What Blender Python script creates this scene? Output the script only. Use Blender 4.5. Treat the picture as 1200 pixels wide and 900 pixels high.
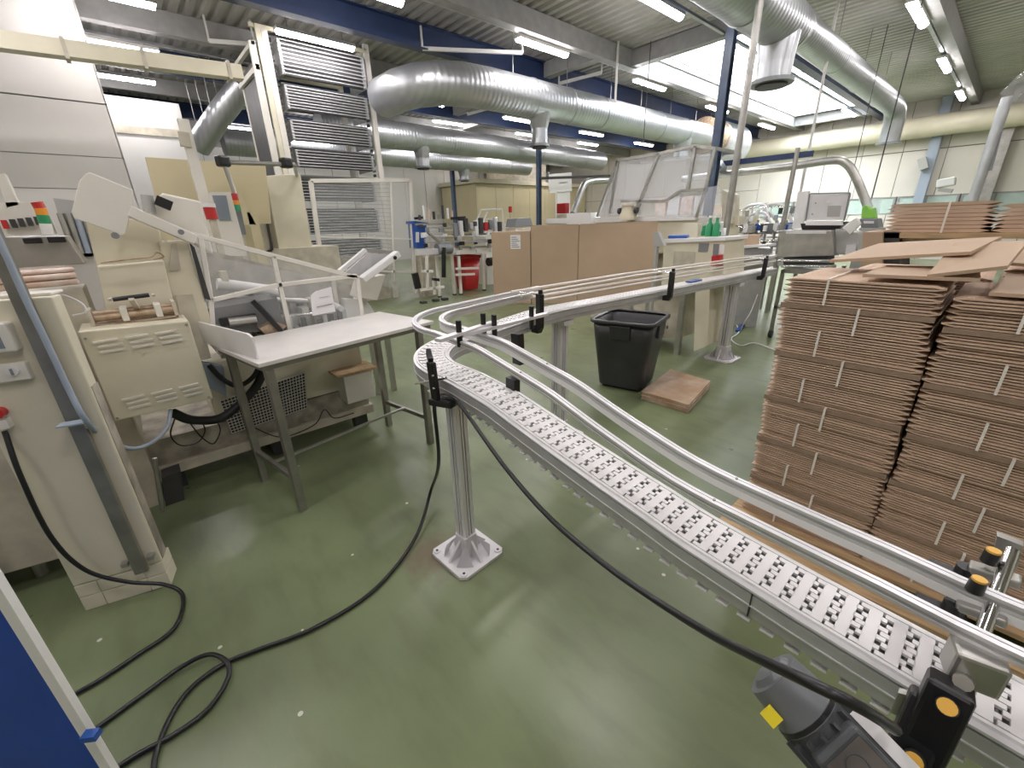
import bpy, bmesh, math, random
from mathutils import Vector, Matrix
for o in list(bpy.data.objects): bpy.data.objects.remove(o)
random.seed(7)
COL = bpy.context.scene.collection
SC = bpy.context.scene
# ---------------------------------------------------------------- camera
# world: Y runs along the hall's beams, X across them, Z up; metres
PITCH, ROLL, HEAD, EYE = math.radians(21.0), math.radians(-1.6), math.radians(48.9), 1.55
right = Vector((math.cos(HEAD), math.sin(HEAD), 0)); ahead = Vector((-math.sin(HEAD), math.cos(HEAD), 0)); up = Vector((0, 0, 1))
fwd = ahead*math.cos(PITCH) - up*math.sin(PITCH); dwn = -ahead*math.sin(PITCH) - up*math.cos(PITCH)
ex = right*math.cos(ROLL) - dwn*math.sin(ROLL); ey = right*math.sin(ROLL) + dwn*math.cos(ROLL)
cam_data = bpy.data.cameras.new('camera'); cam = bpy.data.objects.new('camera', cam_data); COL.objects.link(cam)
cam_data.sensor_width = 36; cam_data.lens = 14.7; cam_data.clip_start = .02; cam_data.clip_end = 200
m = Matrix((ex, -ey, -fwd)).transposed().to_4x4(); m.translation = Vector((0, 0, EYE)); cam.matrix_world = m
SC.camera = cam
# ---------------------------------------------------------------- world, exposure
w = bpy.data.worlds.new('sky'); SC.world = w; w.use_nodes = True
bgn = w.node_tree.nodes['Background']; bgn.inputs[0].default_value = (.86, .93, 1, 1); bgn.inputs[1].default_value = 14.0
SC.view_settings.view_transform = 'Standard'; SC.view_settings.look = 'None'; SC.view_settings.gamma = 1; SC.view_settings.exposure = .45
SC.view_settings.use_curve_mapping = False
LAMP = 48.0      # radiance of the fluorescent tubes
# ---------------------------------------------------------------- materials
def mat(name, rgb, rough=.5, metal=0, var=0, vscale=6, bump=0, bscale=40, rgb2=None, emit=0, alpha=1, trans=0, spec=None, coords='Object', stretch=None, coat=0):
    m = bpy.data.materials.new(name); m.use_nodes = True; nt = m.node_tree; b = nt.nodes['Principled BSDF']
    c = tuple(rgb)+(1,)
    b.inputs['Base Color'].default_value = c; b.inputs['Roughness'].default_value = rough; b.inputs['Metallic'].default_value = metal
    if spec is not None: b.inputs['Specular IOR Level'].default_value = spec
    if coat: b.inputs['Coat Weight'].default_value = coat
    if emit: b.inputs['Emission Color'].default_value = c; b.inputs['Emission Strength'].default_value = emit
    if alpha < 1: b.inputs['Alpha'].default_value = alpha
    if trans: b.inputs['Transmission Weight'].default_value = trans
    if var or bump or rgb2:
        tc = nt.nodes.new('ShaderNodeTexCoord'); src = tc.outputs[coords]
        if stretch:
            mp = nt.nodes.new('ShaderNodeMapping'); mp.inputs['Scale'].default_value = stretch; nt.links.new(src, mp.inputs[0]); src = mp.outputs[0]
        if var or rgb2:
            n = nt.nodes.new('ShaderNodeTexNoise'); n.inputs['Scale'].default_value = vscale; n.inputs['Detail'].default_value = 5; nt.links.new(src, n.inputs[0])
            r = nt.nodes.new('ShaderNodeValToRGB'); nt.links.new(n.outputs[0], r.inputs[0])
            d = tuple(rgb2) if rgb2 else tuple(v*(1-var) for v in rgb)
            r.color_ramp.elements[0].position = .35; r.color_ramp.elements[1].position = .65
            r.color_ramp.elements[0].color = d+(1,); r.color_ramp.elements[1].color = c
            nt.links.new(r.outputs[0], b.inputs['Base Color'])
        if bump:
            n2 = nt.nodes.new('ShaderNodeTexNoise'); n2.inputs['Scale'].default_value = bscale; n2.inputs['Detail'].default_value = 3; nt.links.new(src, n2.inputs[0])
            bu = nt.nodes.new('ShaderNodeBump'); bu.inputs['Strength'].default_value = bump; bu.inputs['Distance'].default_value = .01
            nt.links.new(n2.outputs[0], bu.inputs['Height']); nt.links.new(bu.outputs[0], b.inputs['Normal'])
    return m
M = {}
M['cream'] = mat('cream_paint', (.74, .69, .535), .45, var=.10, vscale=3)
M['cream2'] = mat('pale_cream_paint', (.78, .75, .68), .45, var=.08, vscale=3)
M['oldcream'] = mat('aged_cream_paint', (.62, .57, .46), .5, var=.25, vscale=7)
M['grime'] = mat('grimy_cream_paint', (.50, .46, .38), .6, rgb2=(.25, .22, .18), vscale=9)
M['dark'] = mat('dark_steel', (.05, .05, .05), .5, var=.3)
M['black'] = mat('black_plastic', (.012, .012, .013), .35)
M['rubber'] = mat('black_rubber', (.015, .015, .016), .5)
M['alu'] = mat('anodised_aluminium', (.80, .79, .81), .36, metal=.45, var=.05, vscale=12)
M['alud'] = mat('dull_aluminium', (.56, .56, .57), .42, metal=.45, var=.12, vscale=12)
M['cast'] = mat('cast_aluminium', (.74, .72, .74), .5, metal=.35, var=.08, vscale=15, bump=.15)
M['steel'] = mat('brushed_steel', (.50, .49, .46), .36, metal=.85, var=.2, vscale=8)
M['legsteel'] = mat('dull_leg_steel', (.34, .33, .29), .42, metal=.7, var=.25, vscale=8)
M['chrome'] = mat('polished_steel', (.82, .82, .82), .12, metal=1)
M['galv'] = mat('galvanised_sheet', (.60, .62, .64), .34, metal=.75, var=.14, vscale=5)
M['deck'] = mat('corrugated_deck', (.52, .50, .47), .45, metal=.35, var=.15, vscale=2)
M['beam'] = mat('grey_beam_paint', (.36, .355, .35), .5, var=.15)
M['blue'] = mat('dark_blue_paint', (.022, .042, .115), .4, var=.2)
M['colblue'] = mat('blue_column_paint', (.075, .11, .18), .4, var=.25)
M['wall'] = mat('wall_sheet', (.74, .70, .62), .55, var=.05, vscale=1)
M['wallw'] = mat('white_wall_sheet', (.74, .73, .70), .5, var=.05, vscale=1)
M['wallp'] = mat('pale_panel_sheet', (.60, .58, .55), .5, var=.07, vscale=1.2)
M['yellow'] = mat('yellowish_room_sheet', (.66, .58, .37), .5, var=.08, vscale=1)
M['joint'] = mat('grey_joint', (.22, .21, .19), .6)
M['white'] = mat('white_plastic', (.82, .81, .80), .35, var=.03)
M['belt'] = mat('white_chain_plastic', (.86, .84, .84), .3, var=.03)
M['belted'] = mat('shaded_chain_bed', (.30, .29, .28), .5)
M['card'] = mat('carton_board', (.60, .43, .31), .75, var=.12, vscale=8)
M['cardshade'] = mat('shaded_carton_board', (.33, .235, .165), .8, var=.2, vscale=20)
M['cardbox'] = mat('smooth_carton_board', (.50, .365, .255), .7, var=.05, vscale=3)
M['wood'] = mat('raw_pallet_wood', (.58, .40, .22), .7, var=.3, vscale=4, stretch=(2, 12, 12), bump=.2)
M['red'] = mat('red_plastic', (.50, .025, .025), .35)
M['orange'] = mat('orange_plastic', (.80, .30, .03), .35)
M['green'] = mat('green_plastic', (.03, .28, .12), .35)
M['bluep'] = mat('blue_plastic', (.02, .09, .38), .4)
M['deepblue'] = mat('deep_blue_gloss_paint', (.010, .065, .40), .35, var=.15, vscale=4)
M['yellowknob'] = mat('amber_knob', (.75, .42, .06), .35)
M['labely'] = mat('yellow_label', (.80, .66, .03), .4)
M['paper'] = mat('paper', (.80, .79, .80), .7)
M['ink'] = mat('grey_ink', (.15, .15, .16), .7)
M['bin'] = mat('dark_grey_bin_plastic', (.040, .040, .042), .4, var=.2)
M['motor'] = mat('motor_grey_paint', (.075, .08, .085), .42, var=.2, vscale=14, bump=.1)
M['motorcap'] = mat('motor_cap_grey', (.17, .18, .19), .4, var=.2)
M['plate'] = mat('motor_name_plate', (.20, .18, .17), .4, metal=.4, var=.3, vscale=20)
M['hose'] = mat('blue_grey_hose', (.36, .42, .50), .35)
M['hosegrey'] = mat('grey_cable', (.42, .42, .40), .5)
M['strap'] = mat('white_strap', (.80, .76, .70), .5)
M['shrink'] = mat('shrink_wrapped_board', (.60, .40, .30), .25, rgb2=(.78, .66, .58), vscale=14, coat=.6)
M['wrapbrown'] = mat('wrapped_brown_board', (.44, .28, .18), .22, rgb2=(.60, .46, .36), vscale=6, coat=.7, bump=.3, bscale=25)
M['glassy'] = mat('clear_guard_plastic', (.80, .82, .82), .08, alpha=.13)
M['hazy'] = mat('hazy_hood_plastic', (.78, .80, .86), .2, alpha=.26)
M['wire'] = mat('fine_wire', (.30, .30, .30), .4, metal=.6)
M['gray'] = mat('mid_grey_plastic', (.22, .23, .24), .4)
M['screen'] = mat('grey_screen', (.22, .26, .30), .25)
M['lime'] = mat('lime_green_cloth', (.28, .62, .10), .7)
M['brownmetal'] = mat('brown_stain_and_reflection', (.34, .22, .13), .45, metal=.4, rgb2=(.55, .45, .33), vscale=20)
M['lamp'] = mat('fluorescent_diffuser', (1, .95, .955), .4, emit=LAMP)
M['windowglow'] = mat('window_pane', (.55, .68, .62), .1, var=.1)
M['tabletop'] = mat('worn_white_tabletop', (.72, .69, .66), .35, var=.08, vscale=7)
def duct_mat():
    m = mat('spiral_duct_sheet', (.54, .56, .58), .36, metal=.8, var=.12, vscale=3); nt = m.node_tree; b = nt.nodes['Principled BSDF']
    tc = nt.nodes.new('ShaderNodeTexCoord'); wv = nt.nodes.new('ShaderNodeTexWave'); wv.bands_direction = 'Y'; wv.inputs['Scale'].default_value = 3.2; nt.links.new(tc.outputs['Object'], wv.inputs[0])
    bu = nt.nodes.new('ShaderNodeBump'); bu.inputs['Strength'].default_value = .35; bu.inputs['Distance'].default_value = .012; nt.links.new(wv.outputs[0], bu.inputs['Height']); nt.links.new(bu.outputs[0], b.inputs['Normal']); return m
M['duct'] = duct_mat()
def floor_mat():
    m = bpy.data.materials.new('green_epoxy_floor'); m.use_nodes = True; nt = m.node_tree; b = nt.nodes['Principled BSDF']
    tc = nt.nodes.new('ShaderNodeTexCoord')
    def noise(s, d=5, st=None):
        n = nt.nodes.new('ShaderNodeTexNoise'); n.inputs['Scale'].default_value = s; n.inputs['Detail'].default_value = d
        if st:
            mp = nt.nodes.new('ShaderNodeMapping'); mp.inputs['Scale'].default_value = st; nt.links.new(tc.outputs['Object'], mp.inputs[0]); nt.links.new(mp.outputs[0], n.inputs[0])
        else: nt.links.new(tc.outputs['Object'], n.inputs[0])
        return n
    n = noise(1.1, 6); r = nt.nodes.new('ShaderNodeValToRGB'); nt.links.new(n.outputs[0], r.inputs[0])
    r.color_ramp.elements[0].position = .32; r.color_ramp.elements[0].color = (.128, .155, .078, 1)
    r.color_ramp.elements[1].position = .62; r.color_ramp.elements[1].color = (.188, .228, .120, 1)
    n2 = noise(3.0, 8, (1, 3, 1)); r2 = nt.nodes.new('ShaderNodeValToRGB'); nt.links.new(n2.outputs[0], r2.inputs[0])
    r2.color_ramp.elements[0].position = .30; r2.color_ramp.elements[0].color = (.62, .60, .56, 1)
    r2.color_ramp.elements[1].position = .52; r2.color_ramp.elements[1].color = (1, 1, 1, 1)
    mx = nt.nodes.new('ShaderNodeMix'); mx.data_type = 'RGBA'; mx.blend_type = 'MULTIPLY'; mx.inputs[0].default_value = .45
    nt.links.new(r.outputs[0], mx.inputs[6]); nt.links.new(r2.outputs[0], mx.inputs[7])
    # pale specks of plaster dust
    v = nt.nodes.new('ShaderNodeTexVoronoi'); v.inputs['Scale'].default_value = 5; nt.links.new(tc.outputs['Object'], v.inputs[0])
    lt = nt.nodes.new('ShaderNodeMath'); lt.operation = 'LESS_THAN'; lt.inputs[1].default_value = .045; nt.links.new(v.outputs['Distance'], lt.inputs[0])
    mx2 = nt.nodes.new('ShaderNodeMix'); mx2.data_type = 'RGBA'; mx2.inputs[7].default_value = (.6, .6, .52, 1)
    nt.links.new(lt.outputs[0], mx2.inputs[0]); nt.links.new(mx.outputs[2], mx2.inputs[6]); nt.links.new(mx2.outputs[2], b.inputs['Base Color'])
    # rusty residue beside the post foot
    vm_ = nt.nodes.new('ShaderNodeVectorMath'); vm_.operation = 'DISTANCE'; vm_.inputs[1].default_value = (-1.53, .79, 0); nt.links.new(tc.outputs['Object'], vm_.inputs[0])
    ad = nt.nodes.new('ShaderNodeMath'); ad.operation = 'MULTIPLY_ADD'; n5 = noise(16, 4); nt.links.new(n5.outputs[0], ad.inputs[0]); ad.inputs[1].default_value = .32; nt.links.new(vm_.outputs['Value'], ad.inputs[2])
    r5 = nt.nodes.new('ShaderNodeValToRGB'); nt.links.new(ad.outputs[0], r5.inputs[0]); r5.color_ramp.elements[0].position = .24; r5.color_ramp.elements[0].color = (.8, .8, .8, 1); r5.color_ramp.elements[1].position = .36; r5.color_ramp.elements[1].color = (0, 0, 0, 1)
    mx3 = nt.nodes.new('ShaderNodeMix'); mx3.data_type = 'RGBA'; mx3.inputs[7].default_value = (.17, .13, .09, 1); nt.links.new(r5.outputs[0], mx3.inputs[0]); nt.links.new(mx2.outputs[2], mx3.inputs[6]); nt.links.new(mx3.outputs[2], b.inputs['Base Color'])
    n3 = noise(5, 4); mr = nt.nodes.new('ShaderNodeMapRange'); mr.inputs[3].default_value = .22; mr.inputs[4].default_value = .42
    nt.links.new(n3.outputs[0], mr.inputs[0]); nt.links.new(mr.outputs[0], b.inputs['Roughness'])
    bu = nt.nodes.new('ShaderNodeBump'); bu.inputs['Strength'].default_value = .12; bu.inputs['Distance'].default_value = .004
    n4 = noise(45, 3); nt.links.new(n4.outputs[0], bu.inputs['Height']); nt.links.new(bu.outputs[0], b.inputs['Normal'])
    return m
M['floor'] = floor_mat()
# ---------------------------------------------------------------- mesh helpers
class MB:
    def __init__(s): s.v = []; s.f = []; s.sm = []
    def add(s, vs, fs, smooth=False):
        n = len(s.v); s.v += [tuple(v) for v in vs]; s.f += [tuple(i+n for i in f) for f in fs]; s.sm += [smooth]*len(fs); return s
    def fr(s, o, u, v, w):      # a box from a corner and three edge vectors
        o, u, v, w = map(Vector, (o, u, v, w))
        if u.cross(v).dot(w) < 0: u, v = v, u
        P = [o, o+u, o+u+v, o+v, o+w, o+u+w, o+u+v+w, o+v+w]
        return s.add(P, [(3, 2, 1, 0), (4, 5, 6, 7), (0, 1, 5, 4), (1, 2, 6, 5), (2, 3, 7, 6), (3, 0, 4, 7)])
    def box(s, x0, x1, y0, y1, z0, z1): return s.fr((x0, y0, z0), (x1-x0, 0, 0), (0, y1-y0, 0), (0, 0, z1-z0))
    def rbox(s, c, sx, sy, sz, deg=0):   # box centred in plan, standing on c.z
        a = math.radians(deg); u = Vector((math.cos(a), math.sin(a), 0)); v = Vector((-math.sin(a), math.cos(a), 0)); c = Vector(c)
        return s.fr(c-u*sx/2-v*sy/2, u*sx, v*sy, (0, 0, sz))
    def bar(s, a, b, w, h=None, upv=(0, 0, 1)):   # rectangular bar between two points
        a, b = Vector(a), Vector(b); h = h or w; d = b-a
        if d.length < 1e-6: return s
        U = Vector(upv)
        if abs(d.normalized().dot(U)) > .98: U = Vector((1, 0, 0))
        sx = d.cross(U).normalized(); su = sx.cross(d).normalized()
        return s.fr(a-sx*w/2-su*h/2, d, sx*w, su*h)
    def prism(s, pts, t):       # flat outline extruded by vector t
        pts = [Vector(p) for p in pts]; t = Vector(t); n = len(pts)
        nrm = Vector((0, 0, 0))
        for i in range(n): nrm += pts[i].cross(pts[(i+1) % n])
        if nrm.dot(t) > 0: pts = pts[::-1]
        return s.add(pts+[p+t for p in pts], [tuple(range(n)), tuple(range(2*n-1, n-1, -1))]+[((i+1) % n, i, n+i, n+(i+1) % n) for i in range(n)])
    def tube(s, path, r, n=10, cap=True, radii=None):
        P = [Vector(p) for p in path]; k = len(P); fr = None; vs = []
        for i in range(k):
            d = (P[min(i+1, k-1)]-P[max(i-1, 0)]).normalized()
            if fr is None:
                a = Vector((0, 0, 1)) if abs(d.z) < .9 else Vector((1, 0, 0)); fr = d.cross(a).normalized()
            fr = (fr-d*fr.dot(d)).normalized(); g = d.cross(fr); R = radii[i] if radii else r
            vs += [P[i]+fr*R*math.cos(2*math.pi*j/n)+g*R*math.sin(2*math.pi*j/n) for j in range(n)]
        fs = [(i*n+j, i*n+(j+1) % n, (i+1)*n+(j+1) % n, (i+1)*n+j) for i in range(k-1) for j in range(n)]
        s.add(vs, fs, True)
        if cap: s.add(vs[:n], [tuple(range(n-1, -1, -1))]); s.add(vs[-n:], [tuple(range(n))])
        return s
    def cyl(s, a, b, r, n=16, r2=None): return s.tube([a, b], r, n, radii=[r, r2 if r2 is not None else r])
    def sheet(s, pts, t=.004):  # thin panel with thickness along its own normal
        pts = [Vector(p) for p in pts]; nrm = (pts[1]-pts[0]).cross(pts[2]-pts[0]).normalized()
        return s.prism(pts, nrm*t)
    def build(s, name, mt, parent=None, bevel=0, o=None):
        me = bpy.data.meshes.new(name)
        org = Vector(parent['_o']) if parent is not None else (Vector(o) if o is not None else Vector((0, 0, 0)))
        me.from_pydata([tuple(Vector(v)-org) for v in s.v], [], s.f)
        for p, f in zip(me.polygons, s.sm): p.use_smooth = f
        me.materials.append(M[mt] if isinstance(mt, str) else mt)
        ob = bpy.data.objects.new(name, me); COL.objects.link(ob); ob['_o'] = tuple(org)
        if parent is not None: ob.parent = parent
        else: ob.location = org
        if bevel:
            bv = ob.modifiers.new('bevel', 'BEVEL'); bv.width = bevel; bv.segments = 2; bv.limit_method = 'ANGLE'
        return ob
def tag(o, label=None, cat=None, group=None, kind=None):
    if label: o['label'] = label
    if cat: o['category'] = cat
    if group: o['group'] = group
    if kind: o['kind'] = kind
    return o
def thing(name, label, cat, loc=(0, 0, 0), group=None):
    o = bpy.data.objects.new(name, None); COL.objects.link(o); o.location = loc; o['_o'] = tuple(loc); o.empty_display_size = .1
    return tag(o, label, cat, group)
def struct(name, mb, mt, parent=None, bevel=0):
    o = mb.build(name, mt, parent, bevel)
    if parent is None: o['kind'] = 'structure'
    return o
def share(src, parent, loc=(0, 0, 0), rz=0, name=None, scale=None):   # another object on the same mesh
    c = src.copy(); COL.objects.link(c); c.parent = parent; c.location = loc; c.rotation_euler = (0, 0, rz)
    if scale: c.scale = scale
    if name: c.name = name
    return c
def copy_tree(o, parent=None):
    c = o.copy(); COL.objects.link(c); c.parent = parent
    for ch in [k for k in bpy.data.objects if k.parent == o]: copy_tree(ch, c)
    return c
def smooth(P, k=8):       # Catmull-Rom through points
    P = [Vector(p) for p in P]; Q = [P[0]*2-P[1]]+P+[P[-1]*2-P[-2]]; out = []
    for i in range(1, len(Q)-2):
        a, b, c, d = Q[i-1:i+3]
        for j in range(k):
            t = j/k; out.append(.5*((2*b)+(c-a)*t+(2*a-5*b+4*c-d)*t*t+(3*b-a-3*c+d)*t**3))
    return out+[P[-1]]
def lerp(a, b, t): return Vector(a)*(1-t)+Vector(b)*t
def V(*a): return Vector(a)

# ================================================================ structure
X0, X1, Y0, Y1, ZC = -20.0, 8.0, -6.0, 21.0, 4.95
struct('floor', MB().box(X0-.2, X1+.2, Y0-.2, Y1+.2, -.2, 0), 'floor')
# far wall with recessed vertical joints: panels are pieces of it
fw = struct('wall_back', MB().box(X0, X1, Y1+.03, Y1+.2, 0, 5.1), 'joint')
xs = [X0+1.12*i for i in range(26)]
for i in range(25):
    a, b = xs[i]+.01, min(xs[i+1], X1)-.01
    z1s = [(0, 1.50), (2.08, 3.48), (3.51, 5.1)] if a > -8.0 else [(0, 2.6), (2.62, 5.1)]
    for (za, zb) in z1s: MB().box(a, b, Y1-.01, Y1+.03, za, zb).build('panel', 'wall', fw)
wn = 0
for a in [-7.8+1.6*i for i in range(9)]:
    wn += 1
    r = struct('window_%d' % wn, MB().box(a+.06, a+1.5, Y1+.0, Y1+.012, 1.53, 2.05), 'windowglow')
    f = MB(); f.box(a, a+1.56, Y1-.03, Y1+.03, 1.50, 1.54); f.box(a, a+1.56, Y1-.03, Y1+.03, 2.04, 2.08); f.box(a, a+.06, Y1-.03, Y1+.03, 1.54, 2.04); f.box(a+1.5, a+1.56, Y1-.03, Y1+.03, 1.54, 2.04); f.box(a+.75, a+.79, Y1-.02, Y1+.02, 1.54, 2.04)
    f.build('window_frame', 'beam', r)
lw = struct('wall_left', MB().box(X0-.2, X0-.03, Y0, Y1, 0, 5.1), 'joint')
for i in range(24):
    a = Y0+1.13*i
    if a < Y1: MB().box(X0-.03, X0+.01, a+.01, min(a+1.12, Y1), 0, 4.42).build('panel', 'wallw', lw)
MB().box(X0-.03, X0+.01, Y0, Y1, 4.44, 5.1).build('fascia', 'beam', lw)
struct('wall_right', MB().box(X1, X1+.2, Y0, Y1, 0, 5.1), 'wall')
struct('wall_front', MB().box(X0, X1, Y0-.2, Y0, 0, 5.1), 'wall')
# corrugated ceiling deck in bays, ribs along X; a skylight opening in one bay
bays = [X0, -16.35, -12.2, -8.05, -3.95, -1.75, 2.4, X1+.1]
SKX0, SKX1, SKY0, SKY1 = -6.35, -4.45, 9.6, 19.6
ceil = struct('ceiling', MB().box(X0, SKX0, Y0, Y1, ZC+.12, ZC+.2).box(SKX1, X1, Y0, Y1, ZC+.12, ZC+.2).box(SKX0, SKX1, Y0, SKY0, ZC+.12, ZC+.2).box(SKX0, SKX1, SKY1, Y1, ZC+.12, ZC+.2), 'deck')
def deck(x0, x1, y0, y1):
    mb = MB(); n = int(round((y1-y0)/.2)); p = (y1-y0)/n; vs = []; fs = []
    prof = []
    for i in range(n):
        y = y0+i*p
        prof += [(y, 0), (y+p*.40, 0), (y+p*.55, .045), (y+p*.85, .045)]
    prof.append((y1, 0))
    for (y, z) in prof: vs += [(x0, y, ZC+z), (x1, y, ZC+z)]
    for i in range(len(prof)-1): fs.append((2*i, 2*i+2, 2*i+3, 2*i+1))
    mb.add(vs, fs); return mb
for i in range(len(bays)-1):
    a, b = bays[i], bays[i+1]
    if abs(a+8.05) < .1:
        deck(a, SKX0, Y0, Y1).build('deck_sheet', 'deck', ceil)
        deck(SKX1, b, SKY0, SKY1).build('deck_sheet', 'deck', ceil)
        deck(SKX0, b, Y0, SKY0).build('deck_sheet', 'deck', ceil); deck(SKX0, b, SKY1, Y1).build('deck_sheet', 'deck', ceil)
    else: deck(a, b, Y0, Y1).build('deck_sheet', 'deck', ceil)
# skylight: curb and a translucent dome with glazing bars
t = 0
sk = struct('window_skylight', MB().box(SKX0, SKX0+.03, SKY0, SKY1, ZC-.02, ZC+.75).box(SKX1-.03, SKX1, SKY0, SKY1, ZC-.02, ZC+.75).box(SKX0, SKX1, SKY0, SKY0+.03, ZC-.02, ZC+.75).box(SKX0, SKX1, SKY1-.03, SKY1, ZC-.02, ZC+.75), 'wallw')
for k in range(1, 8):
    y = SKY0+(SKY1-SKY0)*k/8
    MB().box(SKX0, SKX1, y-.02, y+.02, ZC+.70, ZC+.76).build('glazing_bar', 'wallw', sk)
MB().box(SKX0, SKX0+.05, SKY0, SKY1, ZC+.1, ZC+.16).build('curb_ledge', 'beam', sk)
# beams along Y
def ibeam(x, y0, y1, z0, h, w):
    return MB().box(x-w/2, x+w/2, y0, y1, z0, z0+.02).box(x-w/2, x+w/2, y0, y1, z0+h-.02, z0+h).box(x-.01, x+.01, y0, y1, z0+.02, z0+h-.02)
nb = 0
for x in (-16.35, -12.2, -8.05, -3.95): nb += 1; struct('trim_%d' % nb, ibeam(x, Y0, Y1, 4.56, .38, .2), 'blue')
for x in (-18.4, -14.3, -10.2, -6.45, -1.75, 2.4): nb += 1; struct('trim_%d' % nb, MB().box(x-.09, x+.09, Y0, Y1, 4.62, 4.94), 'beam')
for (xa, xb, y) in ((-6.36, -4.05, 9.3), (-8, -6.5, 8.3), (-12.1, -10.3, 8.6), (-10.1, -8.1, 8.6), (-6.36, -4.05, 19.9), (-16.2, -14.4, 10), (-14.2, -12.3, 10), (-12.1, -10.3, 3.2)):
    nb += 1; struct('trim_%d' % nb, MB().box(xa, xb, y-.1, y+.1, 4.64, 4.93), 'beam')
for (pa, pb) in (((-8.023, 5.050, 4.580), (-7.069, 6.660, 4.580)), ((-9.894, 2.014, 4.580), (-9.603, 2.638, 4.580)), ((-7.937, 8.644, 4.580), (-6.848, 8.827, 4.580)), ((-11.522, 8.613, 4.580), (-9.390, 8.823, 4.580))): nb += 1; struct('trim_%d' % nb, MB().bar(pa, pb, .045, .06).bar(pa, V(*pa)+V(0, 0, .36), .03).bar(pb, V(*pb)+V(0, 0, .36), .03), 'wallw')
# blue columns
for (x, y, lbl) in ((-3.98, 8.6, 0), (-11.95, 12.0, 0), (-16.3, 11.2, 0)):
    nb += 1; r = .07
    c = struct('trim_%d' % nb, MB().box(x-.07, x+.07, y-.075, y-.062, .02, 4.56).box(x-.07, x+.07, y+.062, y+.075, .02, 4.56).box(x-.007, x+.007, y-.07, y+.07, .02, 4.56), 'colblue')
    MB().box(x-.16, x+.16, y-.16, y+.16, 0, .02).build('base_plate', 'colblue', c)
# pale columns on the far wall
for (x, m_) in ((-2.4, 'hose'), (-.85, 'steel'), (3.4, 'hose')):
    nb += 1; struct('trim_%d' % nb, MB().box(x-.13, x+.13, Y1-.32, Y1-.30, 0, 4.95).box(x-.13, x+.13, Y1-.04, Y1-.02, 0, 4.95).box(x-.02, x+.02, Y1-.3, Y1-.04, 0, 4.95), m_)
# partition blocks on the left
pa = struct('wall_partition_near', MB().box(-11.0, -9.53, Y0, .37, 0, 4.93), 'joint')
for (za, zb) in ((0, 1.0), (1.01, 2.2), (2.21, 2.65), (2.66, 3.36), (3.38, 4.93)):
    for k in range(4):
        a = Y0+k*1.6; MB().box(-9.53, -9.5, a+.003, min(a+1.597, .38), za, zb).build('panel', 'wallp', pa)
    MB().box(-11, -9.5, .37, .39, za, zb).build('panel', 'wallp', pa)
pb = struct('wall_partition_far', MB().box(-15, -13.53, Y0, 1.8, 0, 4.3), 'joint')
for (za, zb) in ((0, 1.8), (1.81, 3.62), (3.78, 4.32)):
    for k in range(5):
        a = Y0+k*1.57; MB().box(-13.53, -13.5, a+.004, min(a+1.566, 1.83), za, zb).build('panel', 'wallw', pb)
MB().box(-13.52, -13.47, Y0, 1.83, 3.62, 3.78).build('rail', 'oldcream', pb)
# yellow cold room far left, with roof boards on top
pc = struct('wall_yellow_room', MB().box(-19.9, -17.05, 13.0, 20.9, 0, 3.3), 'joint')
for k in range(7):
    a = 13.0+k*1.13; MB().box(-17.05, -17.0, a+.008, min(a+1.122, 20.9), 0, 3.32).build('panel', 'yellow', pc)
MB().box(-19.9, -17.0, 12.95, 13.0, 0, 3.32).build('panel', 'yellow', pc)
MB().box(-19.9, -16.85, 12.8, 20.9, 3.34, 3.52).build('roof_deck', 'cream', pc)
MB().box(-19.5, -17.3, 15.6, 17.9, 3.54, 4.6).build('roof_unit', 'oldcream', pc)
# door in the far wall
d = struct('door_1', MB().box(-19.7, -18.1, Y1-.07, Y1-.011, 0, 3.5), 'wallw')
MB().box(-19.6, -18.2, Y1-.1, Y1-.07, .02, 2.3).build('door_leaf', 'white', d)
MB().box(-17.9, -17.0, Y1-.06, Y1-.011, .2, 2.2).build('sign_board', 'green', d)
# ---------------------------------------------------------------- lights on the ceiling
def lamp(x, y, z=4.55, L=1.3, label='', rz=0):
    t = thing('ceiling_light', label, 'ceiling light', (x, y, z), 'fluorescent ceiling lights')
    MB().box(x-.075, x+.075, y-L/2, y+L/2, z+.02, z+.07).build('housing', 'wallw', t)
    q = MB(); n = 8
    vs = []
    for e in (-L/2+.02, L/2-.02):
        for j in range(n+1):
            a = math.pi*j/n; vs.append((x+.065*math.cos(a), y+e, z+.02-.055*math.sin(a)))
    fs = [(j, j+1, n+2+j, n+1+j) for j in range(n)]
    q.add(vs, fs, True); q.add(vs[:n+1], [tuple(range(n, -1, -1))]); q.add(vs[n+1:], [tuple(range(n+1))])
    q.build('diffuser', 'lamp', t)
    MB().cyl((x, y-L*.35, z+.07), (x, y-L*.35, ZC), .006, 6).cyl((x, y+L*.35, z+.07), (x, y+L*.35, ZC), .006, 6).build('hanger', 'wire', t)
    return t
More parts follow.
